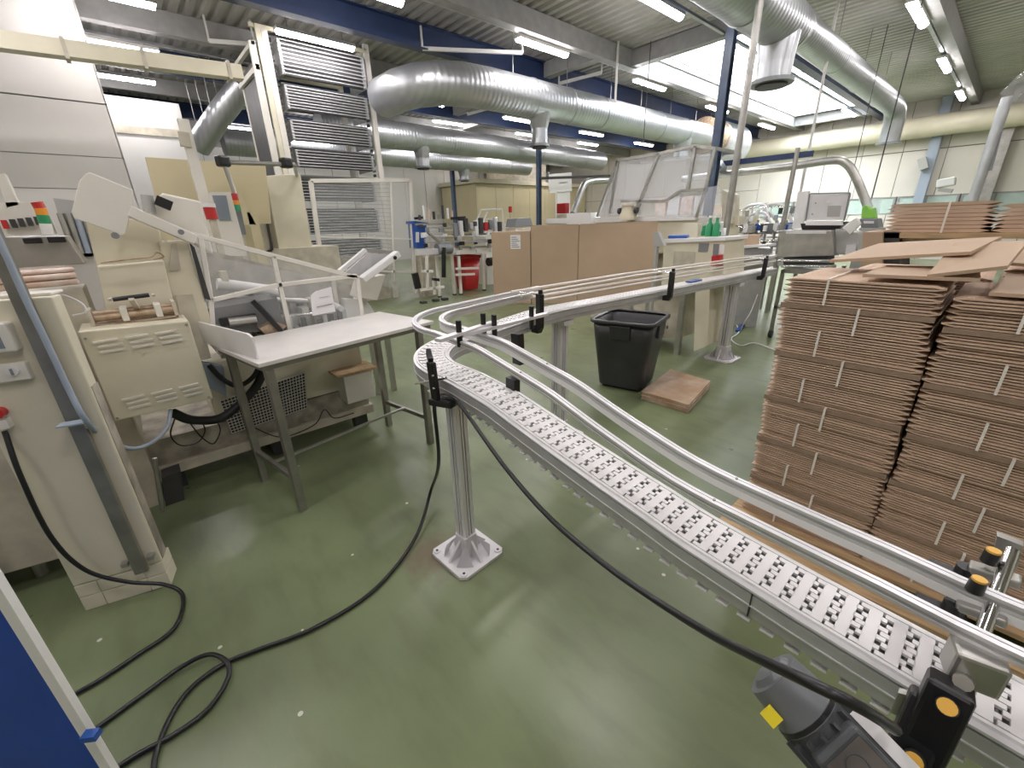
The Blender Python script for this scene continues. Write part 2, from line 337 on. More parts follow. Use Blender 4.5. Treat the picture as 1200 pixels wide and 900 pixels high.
LP = [(-6.6, 6.75, 'lit fluorescent light just left of the bright skylight, over the carton boxes'),
      (-6.65, 10.45, 'lit fluorescent light beside the skylight edge, second along its row'),
      (-4.4, 7.0, 'lit fluorescent light at the top edge, just before the blue column'),
      (-1.92, 10.7, 'lit fluorescent light at upper right under the grey beam, nearest of its row'),
      (-1.92, 14.6, 'lit fluorescent light at upper right, middle one of three in its row'),
      (-1.92, 18.6, 'lit fluorescent light at upper right, closest to the far wall'),
      (-10.95, .75, 'lit fluorescent light at upper left just above the beige duct'),
      (-13.0, .8, 'lit fluorescent light at upper left just below the beige duct'),
      (-8.72, 3.4, 'lit fluorescent light hanging before the top of the rack tower'),
      (-11.0, 6.8, 'lit fluorescent light under the thick duct, right of the rack tower'),
      (-11.1, 10.3, 'lit fluorescent light behind the drop outlet of the thick duct'),
      (-11.2, 14.0, 'lit fluorescent light under the thick duct, third along its row'),
      (-6.8, 18.4, 'lit fluorescent light below the far end of the skylight'),
      (-4.4, 18.4, 'small lit fluorescent light above the beige pipe, right of the skylight'),
      (-8.9, .6, 'lit fluorescent light cut off by the top edge at upper left'),
      (-6.7, 3.3, 'lit fluorescent light at the top edge above the blue beam'),
      (-15.3, 13.3, 'small lit fluorescent light above the yellow room, left one'),
      (-15.7, 17.2, 'small lit fluorescent light above the yellow room, right one'),
      (-16.9, 3.6, 'small lit fluorescent light seen left of the rack tower'),
      (-11.4, 17.8, 'small lit fluorescent light over the clear hooded machine'),
      (-15.2, 5.5, 'lit fluorescent light hidden in part behind the rack tower'),
      (-15.2, 9.4, 'lit fluorescent light between the two rear ducts'),
      (-6.75, 14.3, 'lit fluorescent light behind the blue column')]
for (x, y, l) in LP: lamp(x, y, label=l)
for (x, y) in ((-6.6, -1.0), (-4.4, 3.2), (-4.4, -.8), (-1.92, 6.8), (-1.92, 2.9), (-1.92, -1), (.6, 8.6), (.6, 4.6), (.6, .6), (3.2, 10), (3.2, 5), (3.2, 0), (-4.4, -4), (.6, -3.5), (.6, 13), (3.2, 16)):
    lamp(x, y, label='fluorescent light on the ceiling outside the picture')
for i, (x, y) in enumerate(((-18.2, 6.2), (-18.2, 9.8), (-18.2, 13.4), (-13.3, 9.2), (-13.3, 12.8), (-13.3, 16.4))): lamp(x, y, z=4.7, label=['added fill light close to the white far-left wall, nearest one', 'added fill light close to the white far-left wall, middle one', 'added fill light above the near corner of the yellow room', 'added fill light half hidden above the rear ducts, nearest one', 'added fill light half hidden above the rear ducts, middle one', 'added fill light half hidden above the rear ducts, farthest one'][i])  # extra lamps, added to brighten the dim far-left end of the hall
# conduit rails that carry the light rows
for x in (-10.95, -6.62, -4.4, -1.92):
    tag(MB().box(x-.03, x+.03, Y0+.2, Y1-.3, 4.66, 4.70).build('light_rail', 'galv', o=(x, 0, 4.68)), {-10.95: 'thin galvanised rail over the lights right of the tower', -6.62: 'thin galvanised rail along the skylight edge', -4.4: 'thin galvanised rail next to the blue beam', -1.92: 'thin galvanised rail beside the right-hand grey beam'}[x], 'rail', 'light rails under the ceiling')
# ---------------------------------------------------------------- ducts
def duct(name, path, r, label, drops=(), ribs=True, mt='duct'):
    P = [Vector(p) for p in path]
    t = thing(name, label, 'duct', tuple(P[0]))
    MB().tube(P, r, 28).build('duct_pipe', mt, t)
    if ribs:
        for i in range(len(P)-1):
            L = (P[i+1]-P[i]).length
            if L < 1.2: continue
            d = (P[i+1]-P[i]).normalized(); n = int(L/1.5)
            for k in range(1, n+1):
                c = P[i]+d*(L*k/(n+1)); MB().cyl(c-d*.02, c+d*.02, r+.012, 28).build('seam_ring', mt, t)
    for i in (range(len(P)-1) if 'wall' not in name else ()):
        L = (P[i+1]-P[i]).length
        if L < 1.5 and len(P) > 3: continue
        for k in (.15, .5, .85):
            c = lerp(P[i], P[i+1], k)
            MB().cyl((c.x, c.y, c.z+r*.98), (c.x, c.y, ZC+.01), .008, 6).build('hanger_rod', 'wire', t)
    for (x, y, z, rr, drop) in drops:
        MB().tube([(x, y, z), (x, y, z-r-.18)], rr, 24, radii=[r*.92, rr]).build('saddle', mt, t)
        q = MB().cyl((x, y, z-r-.18), (x, y, z-r-drop), rr, 24).build('outlet', mt, t)
        MB().cyl((x, y, z-r-drop-.05), (x, y, z-r-drop), rr*1.25, 24).build('diffuser_ring', 'gray', q)
        MB().cyl((x, y, z-r-drop-.08), (x, y, z-r-drop-.05), rr*.9, 24).build('damper', 'dark', q)
    return t
el = [(-8.9, 4.62, 3.93), (-8.3, 4.64, 3.93), (-7.85, 4.76, 3.93), (-7.5, 5.02, 3.93), (-7.32, 5.4, 3.93), (-7.25, 5.9, 3.93), (-7.24, 10.4, 3.94), (-7.22, 14.6, 3.95)]
duct('ventilation_duct', el, .34, 'thick galvanised duct with elbow right of the rack tower', [(-7.25, 7.3, 3.93, .17, .46), (-7.22, 13.3, 3.93, .2, .3)])
duct('ventilation_duct', [(-12.6, 4.6, 4.02), (-12.6, 10, 4.02), (-12.9, 16.8, 4.02)], .36, 'galvanised duct behind the thick one, with a drop outlet near a thin blue column', [(-12.6, 7.6, 4.02, .2, .40)])
duct('ventilation_duct', [(-16.0, 3, 4.0), (-16.0, 9, 4.0), (-15.9, 15.2, 4.0)], .36, 'farthest galvanised duct ending at the yellow room roof', [(-16.0, 11.6, 4.0, .2, .3)])
dr = duct('ventilation_duct', [(-2.85, 2.0, 4.05), (-2.85, 5, 4.05), (-2.85, 7.9, 4.05)], .30, 'thick galvanised duct at upper right beside the blue beam', [(-2.85, 7.62, 4.05, .23, .38)])
MB().tube([(-2.85, 7.9, 4.05), (-2.84, 8.25, 4.11)], .3, 28, radii=[.30, .22]).build('reducer', 'duct', dr)
MB().cyl((-2.84, 8.2, 4.11), (-2.84, 8.26, 4.11), .235, 28).build('seam_ring', 'galv', dr)
MB().tube([(-2.84, 8.25, 4.11), (-2.82, 15.55, 4.10), (-2.80, 15.85, 4.02), (-2.79, 15.98, 3.8), (-2.79, 16.0, 3.3)], .22, 28).build('duct_pipe', 'duct', dr)
for y in (10.2, 12.2, 14.2): MB().cyl((-2.84, y-.02, 4.11), (-2.84, y+.02, 4.11), .23, 28).build('seam_ring', 'galv', dr); MB().cyl((-2.84, y, 4.3), (-2.84, y, ZC+.01), .008, 6).build('hanger_rod', 'wire', dr)
MB().cyl((-2.79, 16.0, 3.26), (-2.79, 16.0, 3.3), .27, 24).build('diffuser_ring', 'gray', dr)
duct('ventilation_duct', [(-11.600, 2.789, 4.424), (-12.000, 2.265, 3.841), (-12.500, 1.844, 3.321)], .23, 'inclined grey duct between the pale partition and the rack tower', ribs=False)
duct('wall_pipe', [(-9.3, 20.45, 4.12), (0, 20.45, 4.12), (8, 20.45, 4.12)], .31, 'long beige pipe along the top of the far wall', mt='cream', ribs=False)
t = thing('plenum_box', 'silver round plenum with a painted brown reflection at the end of the thick duct', 'duct', (-7.3, 15.2, 4))
MB().cyl((-7.3, 14.7, 4.0), (-7.3, 15.5, 4.0), .52, 24).build('drum', 'brownmetal', t); MB().cyl((-7.3, 15.5, 3.9), (-7.3, 17.0, 3.9), .62, 24).build('drum', 'galv', t)  # the first drum's brown is a reflection put into its colour
MB().cyl((-7.3, 15.1, 4.4), (-7.3, 15.1, ZC), .01, 6).build('hanger_rod', 'wire', t)
# beige box channel from the left edge to the tower
t = thing('cable_channel', 'beige box channel crossing the upper left corner', 'channel', (-8, -1, 3.6))
a, b = (-8.000, -0.418, 3.588), (-8.000, 1.946, 3.681)
MB().bar(lerp(a, b, -1.2), b, .18, .17).build('channel_body', 'cream', t)
for k in (.22, .53, .93): p = lerp(a, b, k); MB().box(p.x-.1, p.x+.1, p.y-.02, p.y+.02, p.z-.11, p.z+.11).build('clamp', 'oldcream', t)

# ================================================================ near conveyor (runs along X, then turns to run along Y)
YC = .93; BW = .125
def beltz(x):     # top of the chain along the straight
    K = [(-2.4, .965), (-1.35, .965), (-1.12, .943), (-.87, .893), (-.62, .848), (-.46, .822), (-.36, .803), (-.25, .792), (-.1, .779), (.1, .767), (.35, .762), (.8, .762)]
    for (a, za), (b, zb) in zip(K, K[1:]):
        if x <= b: return za+(zb-za)*max(0, (x-a)/(b-a))
    return .762
def centre(s):    # path parameter s: 0 at x=.6 going -X, then a quarter turn, then +Y
    R = .34; XT = -1.53; L1 = .62-XT
    if s < L1: x = .62-s; return V(x, YC, beltz(x)), V(-1, 0, 0)
    s -= L1; A = R*math.pi/2
    if s < A:
        t = s/R; return V(XT-R*math.sin(t), YC+R-R*math.cos(t), .965+.012*t), V(-math.cos(t), math.sin(t), 0)
    s -= A; y = YC+R+s
    k = min(1, s/.9); k = k*k*(3-2*k)
    return V(-1.87-.10*k+.016*s, y, .984+.022*min(1, s/.6)-.014*max(0, s-.8)), V(.016-.111*6*min(1, s/.9)*(1-min(1, s/.9)), 1, 0).normalized()
LEN = 2.24+.36*math.pi/2+4.6
def local(mb, name, mt, parent, bevel=0):     # mesh given in its own coordinates, to be placed by location
    o = mb.build(name, mt, None, bevel); o.parent = parent; return o
cv = thing('chain_conveyor', 'white plastic chain conveyor with aluminium sides, bending right past its square post', 'conveyor', (-1.4, YC, 0))
def ribbon(off, zo, w, h, s0, s1, step=.04):   # rectangular section swept along the conveyor path
    mb = MB(); n = int((s1-s0)/step); vs = []
    for i in range(n+1):
        c, d = centre(s0+(s1-s0)*i/n); nrm = V(d.y, -d.x, 0)   # right of travel
        o = c+nrm*off+V(0, 0, zo)
        vs += [o-nrm*w/2, o+nrm*w/2, o+nrm*w/2+V(0, 0, h), o-nrm*w/2+V(0, 0, h)]
    fs = [(4*i+j, 4*i+(j+1) % 4, 4*i+4+(j+1) % 4, 4*i+4+j) for i in range(n) for j in range(4)]
    mb.add(vs, [tuple(reversed(f)) for f in fs]); mb.add(vs[:4], [(0, 1, 2, 3)]); mb.add(vs[-4:], [(3, 2, 1, 0)]); return mb
# side profiles (outer = left of travel = near side on the straight)
for sgn, nm in ((-1, 'near'), (1, 'far')):
    o = sgn*(BW/2+.012)
    ribbon(o, -.013, .022, .006, 0, LEN).build('top_flange', 'alu', cv)
    ribbon(o-sgn*.002, -.018, .016, .004, 0, LEN).build('slot', 'alud', cv)
    ribbon(o, -.046, .022, .027, 0, LEN).build('side_profile', 'alud', cv)
    ribbon(o+sgn*.002, -.0495, .022, .003, 0, LEN).build('side_lip', 'alu', cv)
    ribbon(o-sgn*.003, -.082, .018, .032, 0, LEN).build('lower_profile', 'alud', cv)
    ribbon(o-sgn*.006, -.007, .007, .007, 0, LEN).build('wear_strip', 'white', cv)
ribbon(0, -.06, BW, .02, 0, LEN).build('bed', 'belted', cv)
# return chain ends peeping out below the side profile
PL = MB()
def plate_mesh():
    q = MB(); p = .04; w = BW
    q.fr((-w/2, -.012, -.006), (w, 0, 0), (0, .021, 0), (0, 0, .006))
    fw_ = w/9
    for k in range(9):
        x = -w/2+k*fw_
        gap = .0100 if k in (1, 2, 6, 7) else .0045
        if k % 2 == 0: q.fr((x+.0012, .008, -.006), (fw_-.0024, 0, 0), (0, .020-gap, 0), (0, 0, .006))
        else: q.fr((x+.0012, -.0310+gap, -.006), (fw_-.0024, 0, 0), (0, .0200-gap, 0), (0, 0, .006))
    return q
pm = None; s = .01
while s < LEN:
    c, d = centre(s); a = math.atan2(d.y, d.x)-math.pi/2
    pitch = 0
    if s < 1.9: c2, _ = centre(s+.02); c0, _ = centre(max(s-.02, 0)); pitch = math.atan2(c2.z-c0.z, max((c2-c0).xy.length, 1e-4))
    if pm is None: pm = local(plate_mesh(), 'belt_plate', 'belt', cv); ob = pm
    else: ob = share(pm, cv)
    ob.location = c-Vector(cv['_o']); ob.rotation_euler = (pitch, 0, a); s += .04
rl = None; s = .01
while s < 2.2:
    c, d = centre(s)
    if rl is None:
        rl = local(MB().fr((-.0755, -.014, -.105), (.151, 0, 0), (0, .028, 0), (0, 0, .005)), 'return_plate', 'belt', cv); ob = rl
    else: ob = share(rl, cv)
    ob.location = c-Vector(cv['_o']); ob.rotation_euler = (0, 0, math.atan2(d.y, d.x)-math.pi/2); s += .05
# joint plates at the side, and screws
for x in (-.18,):
    z = beltz(x); MB().box(x-.0015, x+.0015, YC-BW/2-.0245, YC-BW/2-.02, z-.08, z-.013).build('profile_joint', 'dark', cv)
# guide rails following measured heights
def gz(x):
    K = [(-2.5, 1.13), (-1.45, 1.132), (-1.18, 1.125), (-.82, 1.055), (-.64, 1.0), (-.47, .955), (-.38, .937), (-.30, .929), (-.18, .922), (0, .914), (.12, .905), (.7, .905)]
    for (a, za), (b, zb) in zip(K, K[1:]):
        if x <= b: return za+(zb-za)*max(0, (x-a)/(b-a))
    return .905
def guide_path(off, far_y):
    P = []; x = .55; y = YC+off
    while x > -1.53: P.append(V(x, y, gz(x))); x -= .05
    R = .34-off
    for k in range(11):
        t = math.pi/2*k/10; P.append(V(-1.53-R*math.sin(t), YC+.34-R*math.cos(t), 1.13))
    y = YC+.34
    while y < far_y:
        y += .1; P.append(V(-1.53-R-.16*(y-YC-.3), y, 1.13))
    return P
def sweep(P, w, h, dz=0, do=0):
    mb = MB(); vs = []
    for i, p in enumerate(P):
        d = (P[min(i+1, len(P)-1)]-P[max(i-1, 0)]); d.z = 0; d.normalize(); nrm = V(d.y, -d.x, 0); o = p+V(0, 0, dz)+nrm*do
        vs += [o-nrm*w/2, o+nrm*w/2, o+nrm*w/2+V(0, 0, h), o-nrm*w/2+V(0, 0, h)]
    fs = [(4*i+4+j, 4*i+4+(j+1) % 4, 4*i+(j+1) % 4, 4*i+j) for i in range(len(P)-1) for j in range(4)]
    mb.add(vs, fs); mb.add(vs[:4], [(0, 1, 2, 3)]); mb.add(vs[-4:], [(3, 2, 1, 0)]); return mb
for off, lb in ((-.062, 'outer aluminium guide rail nearest the belt edge, above the chain conveyor'), (.062, 'inner aluminium guide rail on the carton side, above the chain conveyor')):
    P = guide_path(off, 2.0 if off < 0 else 1.8)
    n = P[0]; g = thing('guide_rail', lb, 'rail', tuple(P[0]), 'conveyor guide rails')
    sg = 1 if off > 0 else -1
    sweep(P, .011, .007, .008, -.0058).build('rail_top', 'alu', g); sweep(P, .008, .007, .008, .0062).build('rail_top', 'alu', g)
    sweep(P, .018, .007, .0005, 0).build('rail_web', 'alud', g)
    if sg < 0: sweep(P, .022, .006, -.006, 0).build('rail_foot', 'alu', g)
    else:
        sweep(P, .020, .006, -.006, 0).build('rail_foot', 'alu', g); sweep(P, .006, .018, -.026, -.008).build('wear_face', 'white', g)
    for k in (4, 17, 30):
        q = P[k]; MB().cyl(q+V(0, 0, .015), q+V(0, 0, .018), .0035, 8).build('screw', 'wire', g)
# black upright brackets along the conveyor
def bracket(x, y, side, z0, z1, label, blk='black'):
    b = thing('guide_bracket', label, 'bracket', (x, y, z0), 'black guide brackets')
    s = side
    MB().box(x-.018, x+.018, y-.012, y+.012, z0, z1).build('upright', blk, b, bevel=.004)
    MB().box(x-.018, x+.018, min(y, y-s*.05), max(y, y-s*.05), z0, z0+.03).build('foot', blk, b, bevel=.003)
    MB().cyl((x, y+.0, z1-.03), (x, y-s*.055, z1-.03), .006, 8).build('rod', 'chrome', b)
    return b
# support post under the conveyor bend
sp = thing('support_post', 'slotted aluminium post on a cast square foot under the conveyor bend', 'post', (-1.42, .91, 0))
a = math.radians(8)
def rot(x, y, z, c=(-1.42, .91)): return V(c[0]+x*math.cos(a)-y*math.sin(a), c[1]+x*math.sin(a)+y*math.cos(a), z)
def post(parent, c, ang, z0, z1, w=.064):
    a = math.radians(ang); u = V(math.cos(a), math.sin(a), 0); v = V(-math.sin(a), math.cos(a), 0); c = V(c[0], c[1], z0); h = V(0, 0, z1-z0)
    core = MB(); core.fr(c-u*w*.3-v*w*.3, u*w*.6, v*w*.6, h); core.build('post_core', 'alud', parent)
    for (i, j) in ((-1, -1), (-1, 1), (1, -1), (1, 1)):
        MB().fr(c+u*i*w*.34-v*w*.16+v*j*w*.34-u*w*.16, u*w*.32, v*w*.32, h).build('post_corner', 'alu', parent)
    for (i, j) in ((1, 0), (-1, 0), (0, 1), (0, -1)):
        MB().fr(c+u*i*w*.42+v*j*w*.42-u*w*.07-v*w*.07, u*w*.14, v*w*.14, h).build('post_rib', 'alu', parent)
post(sp, (-1.42, .91), 8, .10, .84)
def castfoot(parent, c, ang, w, h=.13, pw=.075):
    a = math.radians(ang); u = V(math.cos(a), math.sin(a), 0); v = V(-math.sin(a), math.cos(a), 0); c = V(*c)
    q = MB()
    def ring(r, z, ch=.0):
        k = .82
        return [c+u*r*x+v*r*y+V(0, 0, z) for x, y in ((1, k), (k, 1), (-k, 1), (-1, k), (-1, -k), (-k, -1), (k, -1), (1, -k))]
    q.prism(ring(w/2, .002), (0, 0, .016)); q.build('foot_plate', 'cast', parent)
    s = MB(); R = [ring(pw/2*1.12, .018), ring(pw/2*1.05, h)]
    vs = R[0]+R[1]; s.add(vs, [(i, (i+1) % 8, 8+(i+1) % 8, 8+i) for i in range(8)]); s.add(R[1], [tuple(range(8))]); s.build('foot_socket', 'cast', parent)
    for (du, dv) in ((u, v), (v, u)):
        for sg in (-1, 1):
            g = MB(); d = du*sg
            pts = [c+d*pw*.4+V(0, 0, .018), c+d*w*.43+V(0, 0, .018), c+d*pw*.45+V(0, 0, h*.85)]
            g.prism([p-dv*.006 for p in pts], dv*.012)
            g.build('foot_web', 'cast', parent)
    for i in (-1, 1):
        for j in (-1, 1):
            b = MB(); cc = c+u*i*w*.40+v*j*w*.40; b.cyl(cc+V(0, 0, .018), cc+V(0, 0, .023), .018, 12).build('bolt_boss', 'cast', parent)
            MB().cyl(cc+V(0, 0, .0235), cc+V(0, 0, .0245), .007, 8).build('bolt_hole', 'dark', parent)
    for (sx, sy) in ((1, 1), (1, -1), (-1, 1), (-1, -1)):   # pyramid flanks between webs
        d1 = u*sx; d2 = v*sy
        MB().add([c+d1*pw*.5+d2*pw*.5+V(0, 0, h*.8), c+d1*w*.40+d2*.05+V(0, 0, .018), c+d1*w*.30+d2*w*.30+V(0, 0, .018), c+d1*.05+d2*w*.40+V(0, 0, .018)], [(0, 1, 2), (0, 2, 3), (0, 2, 1), (0, 3, 2)]).build('foot_flank', 'cast', parent)
castfoot(sp, (-1.42, .91, 0), 3, .27)
MB().rbox((-1.42, .91, .84), .10, .16, .03, 8).build('head_plate', 'alu', sp)
# small aluminium end block + black clamp at the top of the post
MB().rbox((-1.45, .885, .845), .13, .012, .06, 0).build('clamp_block', 'alu', sp)
tag(MB().fr((-1.511, 0.800, 1.103), (0.001, 0, 0), (0, .001, 0), (0, 0, .001)).build('x', 'black'), 'x') if False else None
bl = thing('bend_bracket', 'tall black arm holding the outer guide rail at the conveyor bend', 'bracket', (-1.413, 0.800, 0.873))
MB().bar((-1.391, 0.800, 0.888), (-1.402, 0.800, 1.046), .045, .022, (0, 1, 0)).build('arm', 'black', bl, bevel=.005)
MB().bar((-1.402, 0.800, 1.046), (-1.485, 0.840, 1.063), .03, .02, (0, 1, 0)).build('arm_tip', 'black', bl, bevel=.003)
MB().bar((-1.435, 0.800, 0.867), (-1.313, 0.830, 0.880), .035, .03, (0, 0, 1)).build('clamp', 'black', bl, bevel=.006)
MB().cyl((-1.533, 0.790, 0.920), (-1.347, 0.830, 0.984), .005, 8).build('rod', 'chrome', bl)
for q in ((-1.367, 0.785, 1.002), (-1.370, 0.785, 0.947)): MB().cyl(q, V(*q)+V(0, -.006, 0), .005, 8).build('screw', 'chrome', bl)
br2 = thing('bend_bracket', 'tall black arm behind the rails on the near straight', 'bracket', (-1.220, 1.100, 1.009))
MB().bar((-1.218, 1.100, 1.076), (-1.221, 1.100, 1.136), .045, .03, (0, 1, 0)).build('arm', 'black', br2); MB().bar((-1.215, 1.100, 1.011), (-1.213, 1.100, 1.073), .045, .03, (0, 1, 0)).build('clamp', 'black', br2)
br3 = thing('bend_bracket', 'short black block under the guide rail over the white chain', 'bracket', (-1.143, 1.010, 0.946))
MB().bar((-1.154, 1.010, 0.918), (-1.152, 1.010, 0.987), .05, .03, (0, 1, 0)).build('block', 'black', br3)
# aluminium cross arm with small uprights over the bend, rails converging there
for i, (A, B) in enumerate((((-1.255, 0.752, 1.170), (-1.330, 1.067, 1.170)), ((-1.288, 0.873, 1.160), (-1.320, 1.370, 1.160)))):
    ca = thing('cross_arm', ['flat aluminium arm reaching over the conveyor bend', 'second flat aluminium arm with two black pegs over the conveyor bend'][i], 'arm', A)
    MB().bar(A, B, .03, .012).build('strip', 'alu', ca)
    for k in (.35, .8):
        q = lerp(A, B, k); MB().cyl(q-V(0, 0, .05), q+V(0, 0, .05), .011, 10).build('peg', 'black', ca)
# drive motor under the belt at lower right
mo = thing('gear_motor', 'dark grey electric gear motor hanging beside the conveyor', 'motor', (.02, .58, .45))
A, B = V(*(-0.050, 0.600, 0.855)), V(*(0.052, 0.600, 0.802))
ax = (B-A).normalized(); sd = ax.cross(V(0, 1, 0)).normalized()
c0 = V(*(-0.038, 0.600, 0.850)); c1 = c0+ax*.20
MB().cyl(c0-ax*.045, c0+ax*.02, .043, 20, .050).build('fan_cowl', 'motorcap', mo, bevel=.006)
MB().cyl(c0+ax*.02, c1, .047, 20).build('housing', 'motor', mo)
for k in range(14):
    t = 2*math.pi*k/14; r = sd*math.cos(t)+V(0, 1, 0)*math.sin(t)
    MB().bar(c0+ax*.025+r*.050, c1+r*.050, .004, .012, tuple(r)).build('cooling_fin', 'motor', mo)
pn = -V(0, 1, 0)
# terminal box with name plate on the side facing us
upv = (V(0, 0, EYE)-c0).normalized(); fl = ax.cross(upv).normalized(); tp = fl.cross(ax).normalized()
tb = MB().fr(c0+ax*.035-fl*.037+tp*.036, ax*.135, fl*.075, tp*.030).build('terminal_box', 'motor', mo, bevel=.006)
MB().fr(c0+ax*.045-fl*.030+tp*.0665, ax*.115, fl*.060, tp*.001).build('name_plate', 'plate', tb)
MB().cyl(c0-ax*.045, c0-ax*.052, .034, 20, .026).build('cowl_cap', 'motorcap', mo)
for k in range(3): MB().cyl(c0+ax*(.012+.0*k)-ax*.0, c0+ax*.018, .0515, 20).build('cowl_ring', 'black', mo) if k == 0 else None
for k in (0, 1):
    q = c0+ax*(.065+.055*k)+tp*.0675; vs_ = [q+(ax*math.cos(t*math.pi/6)+fl*math.sin(t*math.pi/6))*.014 for t in range(13)]; MB().tube(vs_, .0012, 5, cap=False).build('embossed_ring', 'motor', mo)
MB().fr(c0+ax*.03-fl*.060+tp*.050, ax*.115, fl*.018, tp*.002).build('rating_label', 'paper', mo)
MB().fr(c0-ax*.030-fl*-.034+tp*.034, ax*.022, fl*.02, tp*.004).build('warning_label', 'labely', mo)
MB().rbox(c1+V(0, 0, -.06), .10, .13, .12, 20).build('gearbox', 'motor', mo, bevel=.01)
MB().prism([(0.069, 0.800, 0.780), (0.092, 0.800, 0.794), (0.095, 0.800, 0.738), (0.070, 0.800, 0.728)], (0, .012, 0)).build('torque_plate', 'steel', mo)
# clamp stand with cross rod and amber knobs at lower right
st = thing('rail_clamp_stand', 'black clamp block with amber knobs carrying the guide rails at lower right', 'clamp', (.17, .80, .62))
def P8(px, py): pass
b0, b1 = V(*(0.105, 0.800, 0.809)), V(*(0.101, 0.740, 0.700))
MB().bar(b0, b1, .052, .05, (0, 1, 0)).build('block', 'black', st, bevel=.006)
b2 = V(*(0.124, 0.800, 0.844)); MB().bar((0.116, 0.800, 0.858), (0.113, 0.755, 0.705), .055, .05, (0, 1, 0)).build('block', 'black', st, bevel=.007)
def knob(p, axis, r=.014, h=.03):
    p = V(*p); axis = axis.normalized()
    k = MB().cyl(p, p+axis*h, r, 14, r*.9).build('knob', 'black', st)
    MB().cyl(p+axis*h, p+axis*(h+.004), r*.82, 14).build('knob_cap', 'yellowknob', k)
tow = (V(0, 0, EYE)-V(*(0.114, 0.760, 0.855))).normalized()
knob((0.117, 0.765, 0.841), tow); knob((0.106, 0.720, 0.752), tow)
R0, R1 = V(*(0.134, 0.860, 0.837)), V(*(0.150, 1.100, 0.954))
MB().cyl((0.125, 0.800, 0.868), R0, .012, 12).build('stub_rod', 'steel', st)
MB().rbox(V(*(0.134, 0.850, 0.848))+V(0, 0, -.01), .062, .05, .062, 15).build('cross_clamp', 'steel', st, bevel=.006)
MB().cyl(R0, R1, .0105, 14).build('cross_rod', 'chrome', st)
for (pa, pb, pk) in (((0.103, 0.980, 0.877), (0.164, 0.980, 0.884), (0.116, 0.980, 0.921)), ((0.106, 1.060, 0.911), (0.171, 1.060, 0.919), (0.126, 1.060, 0.941))):
    pa, pb, pk = V(*pa), V(*pb), V(*pk)
    MB().bar(pa, pb, .03, .018).build('clamp_plate', 'steel', st, bevel=.004)
    knob(pk-V(0, 0, .005), V(0, 0, 1), .0125, .024)
    MB().cyl(pa-V(0, 0, .035), pa-V(0, 0, .002), .016, 14).build('rail_grip', 'black', st)
    MB().bar(pa-V(.05, 0, .035), pa+V(.02, 0, -.035), .035, .02).build('rail_jaw', 'black', st)
MB().prism([(0.128, 1.120, 0.962), (0.162, 1.120, 0.960), (0.169, 1.120, 0.907), (0.136, 1.120, 0.911)], (0, .02, 0)).build('end_plate', 'steel', st)
# ================================================================ far straight of the conveyor: supports, rails
s2 = thing('support_post', 'slotted aluminium post under the far conveyor, left of the dark bin', 'post', (-1.955, 2.17, 0))
post(s2, (-1.955, 2.17), 0, .10, .885, .085); castfoot(s2, (-1.955, 2.17, 0), 0, .30, .13, .10); MB().rbox((-1.955, 2.17, .885), .17, .10, .03).build('head_plate', 'alu', s2)
s3 = thing('support_post', 'aluminium post on a cast foot near the trolley, under the far conveyor', 'post', (-1.90, 4.95, 0))
post(s3, (-1.90, 4.95), 0, .12, .845, .10); castfoot(s3, (-1.90, 4.95, 0), 0, .32, .16, .12); MB().rbox((-1.90, 4.95, .845), .18, .12, .03).build('head_plate', 'alu', s3)
def cxf(y): return centre(LT+y-1.27)[0].x
LT = 2.15+.34*math.pi/2
def czf(y): return .984+.022*min(1, max(0, y-1.29)/.6)-.014*max(0, y-2.1)
fr = [(.068, .15, 1.7), (-.068, .15, 1.75), (.072, .085, 1.9), (-.072, .085, 1.9)]
for i, (dx, dz, y0) in enumerate(fr):
    lb = ['upper thin rail on the near side of the far conveyor', 'upper thin rail on the far side of the far conveyor', 'lower thin rail on the near side of the far conveyor', 'lower thin rail on the far side of the far conveyor'][i]
    P = [V(cxf(y)+dx, y, czf(y)+dz) for y in (y0, 3.0, 4.5, 5.85)]
    tag(MB().tube(P, .0085, 8).build('guide_rod', 'strap', o=tuple(P[0])), lb, 'rail', 'guide rods of the far conveyor')
for i, (y, lb) in enumerate(((1.78, 'black guide bracket on the far conveyor just after the bend'), (3.35, 'black guide bracket halfway along the far conveyor'), (5.35, 'black guide bracket at the far end of the conveyor'))):
    x = cxf(y)+.115; z = czf(y)
    b = thing('guide_bracket', lb, 'bracket', (x, y, z-.1), 'black guide brackets')
    MB().prism([(x-.02, y-.015, z-.085), (x+.035, y-.015, z-.085), (x+.055, y-.015, z-.05), (x+.055, y-.015, z+.15), (x+.02, y-.015, z+.155), (x+.018, y-.015, z-.035), (x-.02, y-.015, z-.045)], (0, .035, 0)).build('arm', 'black', b)
    MB().cyl((x+.045, y, z+.145), (x-.13, y, z+.15), .007, 8).build('rod', 'chrome', b)
    MB().cyl((x+.045, y, z+.155), (x+.045, y, z+.18), .014, 10).build('clamp_knob', 'black', b)
tag(MB().rbox((cxf(4.05), 4.05, czf(4.05)+.003), .06, .22, .01).build('blue_block', 'bluep', o=(-1.9, 4.05, .968)), 'small blue plastic block lying on the far conveyor', 'block')
